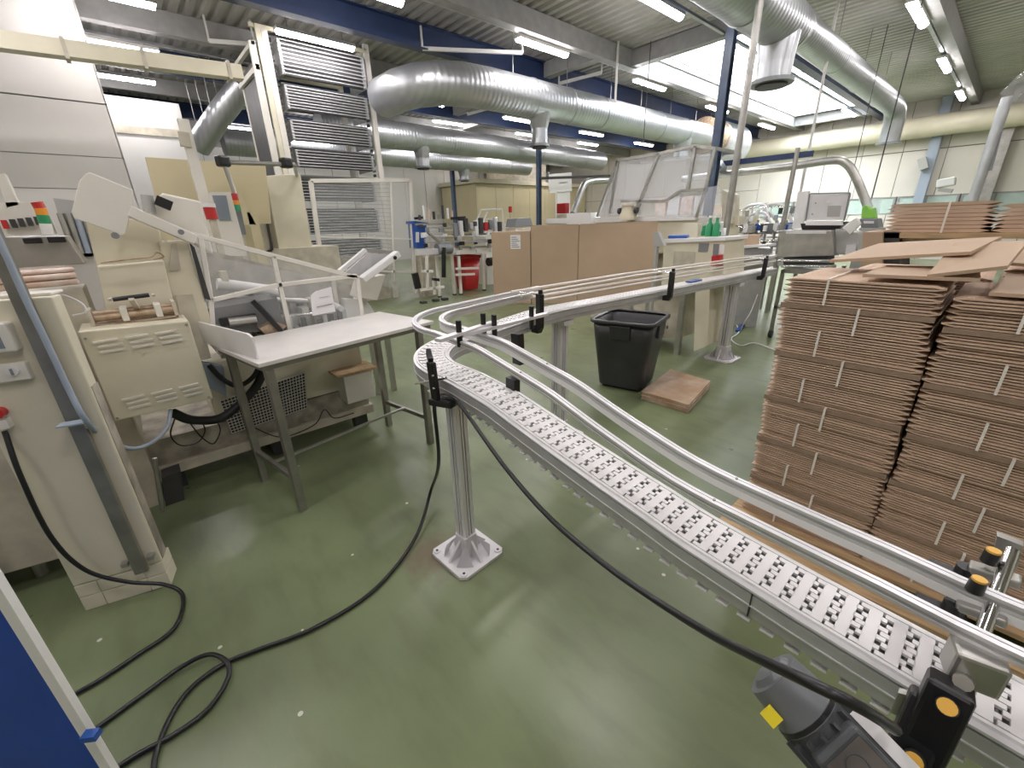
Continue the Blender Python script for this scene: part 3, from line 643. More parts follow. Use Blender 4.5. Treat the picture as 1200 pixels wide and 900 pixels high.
# ================================================================ cables on the floor
def cable(name, pts, r, mt, label, cat='cable', k=8, n=8):
    P = smooth(pts, k); return tag(MB().tube(P, r, n).build(name, mt, o=tuple(pts[0])), label, cat)
cable('power_cable', [(-2.292, -0.497, 0.883), (-2.237, -0.502, 0.708), (-2.238, -0.505, 0.430), (-2.232, -0.461, 0.237), (-2.204, -0.357, 0.118), (-2.170, -0.250, 0.052), (-2.088, -0.198, 0.012), (-1.910, -0.240, 0.012), (-1.859, -0.365, 0.012), (-1.828, -0.475, 0.012), (-1.821, -0.543, 0.012), (-1.792, -0.594, 0.012)], .0085, 'black', 'black power cable dropping from the cream cabinet and curling on the green floor')
cable('power_cable', [(-1.52, .865, .80), (-1.484, 0.840, 0.799), (-1.53, .86, .50), (-1.819, 0.955, 0.150), (-1.671, 0.759, 0.030), (-1.520, 0.466, 0.012), (-1.504, 0.197, 0.012), (-1.560, -0.011, 0.012), (-1.583, -0.116, 0.012), (-1.561, -0.218, 0.012), (-1.490, -0.285, 0.012), (-1.394, -0.327, 0.012), (-1.330, -0.338, 0.012), (-1.241, -0.346, 0.012)], .0085, 'black', 'black cable running down from the conveyor post and across the floor to the lower left')
cable('power_cable', [(-1.611, -0.522, 0.012), (-1.618, -0.470, 0.012), (-1.652, -0.347, 0.012), (-1.672, -0.231, 0.020), (-1.647, -0.150, 0.030), (-1.570, -0.106, 0.030), (-1.500, -0.114, 0.020), (-1.432, -0.183, 0.012), (-1.415, -0.279, 0.012), (-1.424, -0.376, 0.012), (-1.419, -0.437, 0.012), (-1.398, -0.475, 0.012)], .0085, 'black', 'black cable loop lying on the floor beside the blue panel')
cable('motor_cable', [(-1.455, 0.860, 0.874), (-1.287, 0.820, 0.920), (-1.187, 0.800, 0.901), (-0.926, 0.760, 0.804), (-0.691, 0.720, 0.761), (-0.478, 0.680, 0.772), (-0.326, 0.660, 0.789), (-0.179, 0.600, 0.865), (-0.076, 0.530, 0.963), (-0.017, 0.500, 1.010), (0.024, 0.520, 0.998), (0.063, 0.600, 0.913)], .0075, 'black', 'long black motor cable hanging below the conveyor side from the post to the motor')
# ================================================================ blue panel at the lower left corner
bp = thing('blue_cabinet', 'glossy blue panel with a white edge at the lower left corner', 'cabinet', (-1.0, -.3, 0))
e0 = V(*(-1.124, -0.335, 0.669)); 
ex0, ey0 = -1.137, -.347
d1 = V(-.55, -.80, 0).normalized()
MB().fr((ex0, ey0, .02), d1*.022, V(-.9, .35, 0).normalized()*.02, (0, 0, 1.16)).build('white_edge', 'white', bp)
q = V(ex0, ey0, .02)+d1*.022
MB().fr(q, d1*.6, V(-.9, .35, 0).normalized()*.025, (0, 0, 1.16)).build('door_panel', 'deepblue', bp)
MB().fr(V(ex0, ey0, 0)+d1*.1, d1*.45, V(-.9, .35, 0).normalized()*.02, (0, 0, .03)).build('plinth', 'deepblue', bp)
c = V(*(-1.113, -0.339, 0.480)); MB().rbox(c-V(0, 0, .008), .03, .02, .016, 55).build('latch', 'bluep', bp)
# ================================================================ carton stacks
def carton(w, d, seed):      # a folded flat carton: two boards, thin folded ends
    rnd = random.Random(seed); q = MB(); h = .0170
    e = .030
    for (z0, z1) in ((0, h*.38), (h*.62, h)):
        m_ = (z0+z1)/2
        prof = [(0, h*.42), (e, z0), (w-e, z0), (w, h*.42), (w, h*.58), (w-e, z1), (e, z1), (0, h*.58)]
        q.prism([V(x-w/2, 0, z) for x, z in prof], V(0, d, 0))
    return q
cm = {}
def pile(name, x0, x1, y0, zs, labels, depth=.52, lean=0, group='strapped carton bundles on the pallet', seed=1, straps=True, tint=('card',)):
    rnd = random.Random(seed); w = x1-x0; key = (round(w, 2), round(depth, 2))
    for i, (za, zb) in enumerate(zip(zs, zs[1:])):
        cx = (x0+x1)/2+rnd.uniform(-.006, .006)+lean*(za-.13)
        t = thing(name, labels[i], 'carton bundle', (cx, y0, za), group)
        n = max(3, round((zb-za)/.0213))
        pitch = (zb-za-.001)/n
        for k in range(n):
            if k == n-1 and i % 2 == 1 and i < len(zs)-2 and straps:      # a broad folded flap closes every second bundle, its shade painted as darker board
                MB().fr((cx-w/2+.004, y0-.004, za+k*pitch), (w-.008, 0, 0), (0, depth, 0), (0, 0, pitch-.001)).build('folded_flap', 'cardshade', t); continue
            if key not in cm: cm[key] = local(carton(w-.004, depth, 1), 'carton', 'card', t); ob = cm[key]
            else: ob = share(cm[key], t)
            ob.location = (rnd.uniform(-.005, .005), rnd.uniform(-.006, .006)+(0.0 if i % 2 else .004), k*pitch)
            ob.rotation_euler = (0, 0, rnd.uniform(-.006, .006)); ob.scale = (1, 1, pitch/.0213)
        if straps:
            sx = cx+((-.10, .015)[i % 2] if x0 < -.3 else (-.085, .02)[i % 2])+rnd.uniform(-.02, .02)
            H = zb-za
            MB().fr((sx-.004, y0-.012, za+.002), (.008, 0, 0), (0, .003, 0), (0, 0, H-.002)).fr((sx-.004, y0-.012, zb+.0004), (.008, 0, 0), (0, depth*.9, 0), (0, 0, .0016)).build('strap', 'strap', t)
ordn = ['lowest', 'second', 'third', 'fourth', 'fifth', 'sixth', 'seventh', 'eighth', 'ninth', 'tenth', 'topmost']
zs = [.13+i*.1073 for i in range(12)]
pile('carton_bundle', -.578, -.083, 2.08, zs, ['strapped bundle of flat cartons, %s of the left-hand stack by the conveyor' % (o_ if o_ in ('lowest', 'topmost') else o_+' from the bottom') for o_ in ordn], lean=-.010, seed=3)
zs2 = [.13+i*.1045 for i in range(12)]
pile('carton_bundle', -.079, .44, 2.08, zs2, ['strapped bundle of flat cartons, %s of the right-hand stack by the conveyor' % (o_ if o_ in ('lowest', 'topmost') else o_+' from the bottom') for o_ in ordn], seed=9)
pile('carton_bundle', -.50, .00, 2.66, [.13+i*.29 for i in range(5)], ['bundle of flat cartons hidden behind the left-hand stack, level %s' % s_ for s_ in ('one', 'two', 'three', 'four')], seed=12, straps=False, group='carton bundles in the rear row')
pile('carton_bundle', .02, .50, 2.66, [.13+i*.30 for i in range(5)], ['bundle of flat cartons behind the right-hand stack, level %s' % s_ for s_ in ('one', 'two', 'three', 'four')], seed=13, straps=False, group='carton bundles in the rear row')
# pallet under the stacks
pt = thing('pallet', 'raw wooden pallet under the flat carton stacks', 'pallet', (-.1, 2.4, 0))
for k in range(7):
    y = 1.85+k*.19; MB().box(-.62, .62, y, y+.13, .108, .128).build('deck_board', 'wood', pt)
for x in (-.60, -.06, .50): MB().box(x, x+.1, 1.85, 3.2, .086, .107).build('stringer', 'wood', pt)
for x in (-.60, -.06, .50):
    for y in (1.85, 2.45, 3.08): MB().box(x, x+.1, y, y+.12, .016, .086).build('block', 'wood', pt)
for y in (1.85, 2.45, 3.08): MB().box(-.62, .62, y, y+.12, 0, .016).build('bottom_board', 'wood', pt)
# loose cartons lying on top
def loose(pts, label, th=.012, mt='cardbox', grp='loose cartons on the stacks'):
    o = MB().sheet(pts, th).build('loose_carton', mt, o=tuple(pts[0])); return tag(o, label, 'carton', grp)
zt = 1.325
# folded loose cartons: built level on the stacks, slightly raised ends
loose([(-.52, 2.40, 1.345), (-.08, 2.30, 1.40), (-.02, 2.60, 1.44), (-.42, 2.80, 1.40)], 'loose flat carton tilted across the left-hand stack')
loose([(-.16, 2.12, 1.33), (.02, 2.12, 1.37), (.05, 2.50, 1.43), (-.14, 2.52, 1.42)], 'carton flap standing up over the gap between the stacks')
loose([(-.34, 2.10, 1.322), (-.03, 2.12, 1.325), (-.05, 2.45, 1.335), (-.32, 2.42, 1.33)], 'small flat carton piece lying on top of the left-hand stack')
loose([(.0, 2.10, 1.286), (.44, 2.10, 1.286), (.42, 2.62, 1.30), (.03, 2.62, 1.30)], 'flat carton lying on top of the right-hand stack')
loose([(.0, 2.60, 1.345), (.28, 2.45, 1.34), (.40, 2.75, 1.40), (.1, 2.95, 1.48)], 'bent loose carton at the back of the right-hand stack')

# ================================================================ cream cabinet at the left edge
def xp(name, pts, depth, mt, parent=None, bevel=0, axis=(-1, 0, 0), o=None):   # outline extruded away from us
    return MB().prism(pts, Vector(axis)*depth).build(name, mt, parent, bevel, o=o)
cu = V(.258, .966, 0); cb = V(-.966, .258, 0)     # along its face, and backwards
BL = V(-2.30, -.53, 0); BR = V(-2.22, -.23, 0); W_ = (BR-BL).length
cab = thing('control_cabinet', 'cream upright machine cabinet at the left edge with a grey post before it', 'cabinet', tuple(BL))
MB().fr(BL-cu*.35*0+V(0, 0, .14), BR-BL, cb*.07, (0, 0, 1.21)).build('body', 'cream', cab, bevel=.006)
MB().fr(BL+cb*.12+cu*.02+V(0, 0, .14), (BR-BL)*.5, cb*.22, (0, 0, 1.15)).build('rear_body', 'oldcream', cab)
for k, (a_, b_) in enumerate(((0, .24), (.245, .755), (.76, 1))):
    MB().fr(BL+cu*(W_*a_)+cb*.0+V(0, 0, .075), cu*(W_*(b_-a_)), cb*.11, (0, 0, .062)).build('plinth_panel', 'cream', cab, bevel=.003)
    MB().fr(BL+cu*(W_*a_)+cb*.0+V(0, 0, .0), cu*(W_*(b_-a_)), cb*.11, (0, 0, .072)).build('plinth_panel', 'cream', cab, bevel=.003)
MB().fr(BL+cu*.13+cb*.03+V(0, 0, 1.35), cu*.17, cb*.10, (0, 0, .012)).build('top_cover', 'cream2', cab, bevel=.004)
MB().fr(BR+cb*.01+V(0, 0, .15), cb*.06, cu*.003, (0, 0, .85)).build('side_panel', 'grime', cab)
c0_, c1_ = V(*(-2.205, -0.307, 0.131)), V(*(-2.209, -0.321, 1.205))
top_ = c0_+V(0, 0, 1.55)
ch = MB().fr(c0_-cu*.024, cu*.048, cb*.022, (0, 0, 1.55)).build('grey_post', 'legsteel', cab, bevel=.003)
for dx in (-.055, .035): MB().fr(c0_+cu*dx+V(0, 0, .055), cu*.024, cb*.03, (0, 0, .018)).build('foot_bracket', 'steel', cab)
for q in ((-2.289, -0.469, 0.870), (-2.277, -0.423, 0.836), (-2.286, -0.458, 0.798), (-2.270, -0.400, 0.796)): MB().cyl(V(*q)-cb*.004, q, .004, 8).build('screw_hole', 'dark', cab)
q0 = V(*(-2.279, -0.449, 1.069))
sb = MB().fr(q0-cb*.03-cu*.03, cu*.125, cb*.03, (0, 0, .065)).build('switch_plate', 'cream2', cab, bevel=.004)
q1 = V(*(-2.242, -0.397, 1.107)); MB().cyl(q1, q1-cb*.018, .016, 18).build('round_switch', 'white', sb)
MB().fr(q1-cb*.0185-cu*.003-V(0, 0, .011), cu*.006, -cb*.004, (0, 0, .022)).build('switch_grip', 'gray', sb)
q2 = V(*(-2.269, -0.414, 1.178)); ds = MB().fr(q2-cb*.05-cu*.04, cu*.105, cb*.05, (0, 0, .10)).build('display_box', 'cream2', cab, bevel=.006)
MB().fr(q2-cb*.052-cu*.03+V(0, 0, .015), cu*.07, cb*.002, (0, 0, .06)).build('display', 'screen', ds)
q3 = V(*(-2.287, -0.480, 0.959)); MB().cyl(q3, q3-cb*.03, .018, 16).build('stop_button', 'red', cab); MB().fr(q3-cb*.03-cu*.02-V(0, 0, .06), cu*.035, cb*.03, (0, 0, .035)).build('cable_gland', 'cream2', cab)
# second body at far left behind the cabinet
cab2 = thing('side_cabinet', 'cream machine body partly cut off at the left edge behind the upright cabinet', 'cabinet', (-3.2, -1.4, 0))
MB().fr(V(-2.66, -.80, .12), V(.06, .27, 0), cb*.5, (0, 0, 1.2)).build('body', 'oldcream', cab2, bevel=.006)
MB().fr(V(-2.70, -1.3, .12), V(.12, .5, 0), cb*.6, (0, 0, 1.15)).build('rear_body', 'oldcream', cab2)
for (x, y) in ((-2.75, -1.2), (-2.75, -.7), (-3.2, -1.1)): MB().cyl((x, y, 0), (x, y, .125), .025, 10).build('leg', 'steel', cab2)
# hose along the post
cable('air_hose', [(-2.151, -0.291, 1.647), (-2.150, -0.286, 1.521), (-2.149, -0.285, 1.356), (-2.148, -0.280, 1.183), (-2.147, -0.277, 1.031), (-2.145, -0.268, 0.901), (-2.350, -0.258, 0.733), (-2.500, -0.205, 0.605), (-2.600, -0.129, 0.577), (-2.700, -0.062, 0.598), (-2.780, -0.026, 0.659)], .0095, 'hose', 'blue-grey hose along the grey post, looping to the louvred box', 'hose')
tag(MB().fr((-2.189, -0.338, 0.892), cu*.075, -cb*.045, (0, 0, .006)).build('cable_tie', 'hose', o=(-2.189, -0.338, 0.892)), 'thin tie band round the grey post and its hose', 'tie')
# shrink wrapped bundle on top of the cabinet
wb = thing('wrapped_bundle', 'flat bundle in clear shrink wrap lying on top of the left cabinet', 'bundle', (-2.5, -.25, 1.366))
for k, (dx, h0, h1) in enumerate(((0, 0, .024), (.006, .025, .048), (-.004, .049, .068))):
    MB().rbox(V(-2.52+dx, -.33, 1.366+h0), .22, .30, h1-h0, 12).build('wrapped_sheet', 'shrink', wb, bevel=.008)
cable('thin_cable', [(-2.500, -0.313, 1.349), (-2.500, -0.235, 1.330), (-2.500, -0.185, 1.288), (-2.500, -0.183, 1.249), (-2.500, -0.224, 1.241)], .004, 'paper', 'thin white cable behind the wrapped bundle')
# ================================================================ cream wrapping machine along X = -3.2
mc = thing('wrapping_machine', 'large cream wrapping machine with louvred box, sloping clear guards and hoses', 'machine', (-3.5, .4, 0))
XM = -3.15
# base
MB().box(XM-.60, XM, -.20, 1.22, .12, .19).build('base_rail', 'oldcream', mc, bevel=.004)
MB().box(XM-.62, XM-.03, -.20, 1.20, .19, .36).build('base_panel', 'grime', mc)
MB().box(XM-.62, XM-.03, .18, 1.20, .365, .78).build('lower_panel', 'cream', mc, bevel=.01)
for y in (-.12, .5, 1.12):
    for x in (XM-.08, XM-.55): MB().box(x-.04, x+.04, y-.05, y+.05, 0, .12).build('foot_block', 'dark', mc)
vt = MB().prism([(-3.170, 0.225, 0.514), (-3.170, 0.763, 0.572), (-3.170, 0.729, 0.304), (-3.170, 0.237, 0.271)], (.012, 0, 0)).build('vent_panel', 'dark', mc)
MB().prism([(-3.680, 0.418, 1.440), (-3.680, 1.402, 1.089), (-3.680, 1.402, 0.806), (-3.680, 0.368, 0.871)], (-.04, 0, 0)).build('inner_housing', 'grime', mc)
for k in range(14):
    y = .45+.055*k; z = 1.30-.03*k; MB().box(-3.55-.02*(k % 3), -3.47, y, y+.042, z-.10-.04*(k % 4), z-.03*((k*3) % 4)).build('inner_unit', ['oldcream', 'steel', 'dark', 'alud', 'cream2', 'gray'][k % 6], mc, bevel=.004)
MB().cyl((-3.5, .42, 1.22), (-3.5, .80, 1.12), .04, 14).build('inner_roller', 'white', mc)
MB().cyl((-3.45, .5, 1.12), (-3.45, 1.15, 1.0), .02, 10).build('inner_shaft', 'steel', mc)
va, vb, vc, vd = [V(*q) for q in ((-3.155, 0.224, 0.519), (-3.155, 0.759, 0.577), (-3.155, 0.725, 0.310), (-3.155, 0.236, 0.277))]
vm = MB()
for i in range(27):
    t = i/26; vm.bar(lerp(va, vb, t), lerp(vd, vc, t), .0035, .004)
for j in range(13):
    t = j/12; vm.bar(lerp(va, vd, t), lerp(vb, vc, t), .0035, .004)
tag(vm.build('vent_mesh', 'cream2', mc), kind='stuff')
MB().cyl((-3.170, 0.744, 0.537), V(*(-3.170, 0.744, 0.537))+V(.012, 0, 0), .012, 12).build('plug_hole', 'black', mc)
# louvred box in front
lb_ = MB().prism([(-2.750, -0.251, 1.135), (-2.750, 0.164, 1.118), (-2.750, 0.168, 0.675), (-2.750, -0.247, 0.675)], (-.26, 0, 0)).build('louvred_box', 'cream', mc, bevel=.006)
for r, z in enumerate((1.075, 1.05, 1.025, .775, .75, .725)):
    for c in range(3):
        y = -.215+c*.115+(.012 if r % 3 else 0)+(.02 if z < .9 else 0)
        MB().bar((-2.748, y, z), (-2.748, y+.088, z+.002), .016, .010).build('louvre', 'cream2', lb_)
for (y, z) in ((-.235, 1.10), (.15, 1.10), (-.235, .69), (.15, .69)): MB().cyl((-2.75, y, z), (-2.745, y, z), .006, 8).build('screw', 'steel', lb_)
MB().box(-3.1, -2.99, -.15, .15, .6, 1.0).build('box_bracket', 'oldcream', mc)
# roller clamp on the box
cl = MB().box(-2.97, -2.87, -.20, .135, 1.127, 1.136).build('roller_tray', 'brownmetal', mc)
for (za, xa) in ((1.165, -2.90), (1.18, -2.95)): MB().cyl((xa, -.19, za), (xa, .125, za), .017, 14).build('roller_shaft', 'brownmetal', mc)
for y in (-.075, .06): MB().box(-2.98, -2.87, y-.014, y+.014, 1.138, 1.205).build('shaft_collar', 'cream2', mc, bevel=.004)
for y in (-.2, .13): MB().box(-2.99, -2.87, y-.008, y+.008, 1.128, 1.21).build('side_cheek', 'oldcream', mc)
MB().cyl((-2.92, -.10, 1.245), (-2.92, .045, 1.25), .011, 12).build('black_handle', 'black', mc); MB().bar((-2.92, -.02, 1.19), (-2.855, -.03, 1.245), .022, .014).build('handle_stem', 'oldcream', mc)
for y in (-.115, .056): MB().cyl((-2.92, y, 1.247), (-2.92, y+.012, 1.248), .008, 8).build('handle_end', 'steel', mc)
MB().prism([(-3.000, -0.117, 1.404), (-3.000, 0.153, 1.414), (-3.000, 0.135, 1.105), (-3.000, -0.153, 1.116)], (-.16, 0, 0)).build('head_box', 'cream', mc, bevel=.006)
MB().prism([(-3.130, -0.100, 1.626), (-3.130, 0.183, 1.626), (-3.130, 0.168, 1.241), (-3.130, -0.139, 1.255)], (-.30, 0, 0)).build('upright_panel', 'cream', mc, bevel=.006)
MB().prism([(-3.110, 0.162, 1.508), (-3.110, 0.293, 1.511), (-3.110, 0.294, 0.996), (-3.110, 0.130, 0.989)], (-.32, 0, 0)).build('upright_panel', 'cream', mc, bevel=.006)
MB().prism([(-3.100, 0.214, 1.492), (-3.100, 0.237, 1.496), (-3.100, 0.221, 1.353), (-3.100, 0.165, 1.348)], (-.02, 0, 0)).build('inset_frame', 'oldcream', mc)
MB().prism([(-3.090, 0.162, 1.217), (-3.090, 0.241, 1.212), (-3.090, 0.240, 0.820), (-3.090, 0.128, 0.819)], (-.08, 0, 0)).build('lower_column', 'oldcream', mc)
MB().prism([(-3.090, 0.296, 1.498), (-3.090, 0.313, 1.469), (-3.090, 0.319, 1.167), (-3.090, 0.292, 1.180)], (-.02, 0, 0)).build('cable_slot', 'dark', mc)
cable('bare_cable', [(-2.960, -0.096, 1.421), (-2.960, 0.009, 1.430), (-2.960, 0.100, 1.436), (-2.960, 0.133, 1.456), (-2.960, 0.155, 1.433), (-2.960, 0.110, 1.423)], .004, 'brownmetal', 'thin brown cable lying on the cream head box')
# swivel arm with rounded plate and sloping bar
MB().prism([(-3.000, -0.035, 1.826), (-3.000, -0.018, 1.830), (-3.000, 0.121, 1.756), (-3.000, 0.087, 1.664), (-3.000, 0.033, 1.552), (-3.000, -0.002, 1.533), (-3.000, -0.010, 1.562), (-3.000, -0.133, 1.627), (-3.000, -0.133, 1.657), (-3.000, -0.068, 1.792)], (-.02, 0, 0)).build('swivel_plate', 'cream2', mc, bevel=.004)
MB().cyl((-2.990, -0.008, 1.545), V(*(-2.990, -0.008, 1.545))+V(.02, 0, 0), .016, 14).build('plate_knob', 'gray', mc)
MB().bar((-3.020, 0.073, 1.661), (-3.060, 0.320, 1.511), .05, .055).build('sloping_arm', 'cream2', mc, bevel=.004)
MB().cyl((-2.990, 0.262, 1.553), V(*(-2.990, 0.262, 1.553))+V(.012, 0, 0), .014, 12).build('arm_bolt', 'gray', mc)
MB().prism([(-3.250, 0.251, 1.763), (-3.250, 0.425, 1.720), (-3.250, 0.414, 1.420), (-3.250, 0.256, 1.554), (-3.250, 0.168, 1.647)], (-.2, 0, 0)).build('rear_cover', 'cream2', mc, bevel=.01)
MB().bar((-3.180, 0.207, 1.723), (-3.180, 0.270, 1.689), .05, .05).build('connector_block', 'black', mc)
MB().cyl((-3.220, 0.178, 1.747), (-3.220, 0.169, 1.655), .028, 14).build('grey_cup', 'hosegrey', mc)
# guard frame with clear panels
FW = .026
G = {'a': (-3.120, 0.314, 1.543), 'b': (-3.120, 0.714, 1.395), 'c': (-3.120, 1.236, 1.210), 'd': (-3.120, 0.322, 1.163), 'e': (-3.120, 0.706, 1.212), 'f': (-3.120, 1.238, 1.222), 'g': (-3.120, 0.717, 0.901), 'h': (-3.120, 1.228, 0.874), 'i': (-3.120, 0.288, 0.968), 'w': (-3.120, 0.357, 1.518)}
for (a_, b_) in (('a', 'b'), ('b', 'c'), ('w', 'd'), ('d', 'e'), ('b', 'g'), ('e', 'f'), ('f', 'h'), ('i', 'd')): MB().bar(G[a_], G[b_], FW, FW, (1, 0, 0)).build('guard_frame', 'cream2', mc, bevel=.002)
def pane(P): return MB().prism([V(*q)+V(.004, 0, 0) for q in P], (.003, 0, 0)).build('guard_pane', 'glassy', mc)
pane([G['w'], G['b'], G['e'], G['d']]); pane([G['b'], G['f'], G['e']]); pane([G['e'], G['f'], G['h'], G['g']]); pane([G['d'], G['e'], G['g'], G['i']])
gb = [V(*G['a']), V(*G['c']), V(*G['h'])]
MB().bar(gb[0]+V(-.5, 0, .02), gb[1]+V(-.5, 0, .02), FW).build('guard_frame', 'cream2', mc); MB().bar(gb[1]+V(-.5, 0, 0), gb[2]+V(-.5, 0, 0), FW).build('guard_frame', 'cream2', mc)
MB().bar(gb[1], gb[1]+V(-.5, 0, 0), FW).build('guard_frame', 'cream2', mc)
MB().prism([V(-3.64, .35, .80), V(-3.64, 1.22, .80), V(-3.64, 1.22, 1.16), V(-3.64, .35, 1.42)], (-.004, 0, 0)).build('guard_pane', 'glassy', mc)
MB().box(-3.70, -3.20, .3, 1.2, .78, .80).build('machine_deck', 'steel', mc)
for k in range(9):    # mechanism seen through the guards
    y = .42+k*.09; z = .86+.05*((k*5) % 4); MB().box(-3.5+.03*(k % 3), -3.38+.03*(k % 3), y, y+.05, .80, z+.10).build('mechanism_block', ['alud', 'steel', 'oldcream', 'dark'][k % 4], mc, bevel=.004)
for k in range(5):
    y = .45+k*.17; MB().cyl((-3.55, y, .92+.02*k), (-3.25, y, .92+.015*k), .022, 12).build('mechanism_roller', ['chrome', 'white', 'steel'][k % 3], mc)
MB().box(-3.74, -3.71, .32, 1.2, .55, 1.02).build('back_plate', 'dark', mc)
for k in range(16):
    y = .38+.052*k; MB().box(-3.34+.02*(k % 4), -3.30+.02*(k % 4), y, y+.028, .80, .86+.03*((k*7) % 5)).build('mechanism_finger', ['steel', 'dark', 'white', 'alud', 'dark'][k % 5], mc)
MB().cyl((-3.3, .42, 1.0), (-3.3, 1.1, .95), .012, 8).build('drive_shaft', 'chrome', mc)
MB().prism([(-3.130, 0.298, 1.113), (-3.130, 0.670, 1.127), (-3.130, 0.700, 0.914), (-3.130, 0.295, 0.954)], (-.5, 0, 0)).build('dark_infeed_well', 'dark', mc)
MB().cyl((-3.090, 0.378, 1.022), (-3.090, 0.528, 1.019), .03, 14).build('infeed_roller', 'steel', mc)
MB().prism([(-3.050, 0.527, 0.964), (-3.050, 0.623, 0.992), (-3.050, 0.687, 0.952), (-3.050, 0.579, 0.880)], (-.2, 0, 0)).build('infeed_block', 'brownmetal', mc)
MB().bar((-3.080, 0.533, 1.139), (-3.050, 0.650, 0.924), .05, .03).build('infeed_guide', 'black', mc)
MB().bar((-3.100, 0.335, 1.027), (-3.100, 0.532, 1.028), .03, .05).build('drive_cover', 'black', mc)
tag(MB().prism([(-3.100, 0.888, 1.125), (-3.100, 0.927, 1.149), (-3.100, 1.035, 1.166), (-3.100, 1.034, 0.991), (-3.100, 0.873, 0.985)], (.002, 0, 0)).build('notice_sheet', 'paper', o=(-3.100, 0.873, 0.985)), 'white printed sheet taped to the clear guard', 'paper sheet')
tag(MB().bar((-3.096, 0.911, 1.040), (-3.096, 1.018, 1.049), .012, .001).bar((-3.096, 0.939, 1.101), (-3.096, 1.010, 1.104), .004, .001).build('printed_lines', 'ink', bpy.data.objects['notice_sheet']), kind='stuff')
# parts under the table: motor box, hoses, wires
MB().box(-3.30, -3.02, .98, 1.20, .30, .52).build('gear_cover', 'cream2', mc, bevel=.004)
MB().box(-3.32, -3.0, .93, 1.24, .53, .545).build('gear_board', 'wood', mc)
MB().prism([(-3.050, 0.158, 0.821), (-3.050, 0.284, 0.763), (-3.050, 0.257, 0.570), (-3.050, 0.164, 0.671)], (-.08, 0, 0)).build('blue_motor', 'screen', mc)
cable('suction_hose', [(-2.850, -0.021, 0.614), (-2.900, 0.049, 0.531), (-2.950, 0.184, 0.479), (-2.980, 0.328, 0.540), (-3.000, 0.439, 0.632), (-3.000, 0.500, 0.752), (-3.050, 0.519, 0.835)], .026, 'rubber', 'thick black corrugated hose under the white table', 'hose', n=14)
cable('suction_hose', [(-3.000, 0.211, 0.804), (-3.000, 0.261, 0.698), (-3.000, 0.330, 0.639), (-3.000, 0.426, 0.683), (-3.000, 0.487, 0.783)], .015, 'rubber', 'thinner black hose curving behind the white table legs', 'hose', n=12)
for i, pts in enumerate(([(-3.000, -0.023, 0.532), (-3.000, -0.067, 0.436), (-3.000, -0.038, 0.356), (-3.000, 0.045, 0.347), (-3.000, 0.094, 0.405), (-3.000, 0.095, 0.481)], [(-3.000, 0.036, 0.484), (-3.000, 0.068, 0.373), (-3.050, 0.117, 0.287), (-3.000, 0.168, 0.378), (-3.000, 0.168, 0.456)], [(-3.050, 0.343, 0.328), (-3.000, 0.491, 0.214), (-3.000, 0.710, 0.229), (-3.000, 0.799, 0.322), (-3.000, 0.857, 0.234), (-3.000, 1.005, 0.227)])):
    cable('thin_wire', pts, .004, 'black', ['thin black wire loop below the louvred box, left one', 'thin black wire loop below the louvred box, right one', 'thin black wire running along the machine base under the table'][i])
MB().cyl((-2.950, -0.169, 0.344), (-2.950, -0.270, -0.329), .012, 10).build('stay_post', 'steel', mc)
MB().prism([(-3.000, -0.171, 0.188), (-3.000, -0.079, 0.195), (-3.000, -0.148, -0.256), (-3.000, -0.249, -0.276)], (-.12, 0, 0)).build('rear_leg_box', 'dark', mc)
# ================================================================ white topped work table
tb_ = thing('work_table', 'steel work table with a worn white top before the cream machine', 'table', (-2.6, .85, 0))
u_ = V(-.17, .985, 0).normalized(); v_ = V(-.985, -.17, 0).normalized()
T0 = V(-2.34, .36, .905)
MB().fr(T0, u_*1.16, v_*.64, (0, 0, .022)).build('top', 'tabletop', tb_, bevel=.003)
MB().fr(T0+u_*.02+v_*.02-V(0, 0, .028), u_*1.12, v_*.60, (0, 0, .028)).build('apron', 'legsteel', tb_)
for (a_, b_) in ((.05, .03), (.05, .55), (1.04, .03), (1.04, .55)):
    c = T0+u_*a_+v_*b_; MB().fr(V(c.x, c.y, 0)-u_*.02-v_*.02, u_*.04, v_*.04, (0, 0, .877)).build('leg', 'legsteel', tb_)
for a_ in (.05, 1.04): MB().fr(V(T0.x, T0.y, .20)+u_*(a_-.012)+v_*.05, u_*.025, v_*.50, (0, 0, .03)).build('side_rung', 'legsteel', tb_)
MB().fr(V(T0.x, T0.y, .22)+u_*.06+v_*.29, u_*.98, v_*.02, (0, 0, .014)).build('long_rung', 'steel', tb_)
MB().prism([V(*q) for q in ((-2.426, 0.374, 0.930), (-3.048, 0.222, 0.930))]+[V(*(-3.048, 0.222, 0.930))+V(0, 0, .13), V(*(-3.048, 0.222, 0.930))*.06+V(*(-2.426, 0.374, 0.930))*.94+V(0, 0, .13), V(*(-2.426, 0.374, 0.930))+V(0, 0, .115)], v_.cross(V(0, 0, 1))*.012).build('end_board', 'white', tb_, bevel=.003)
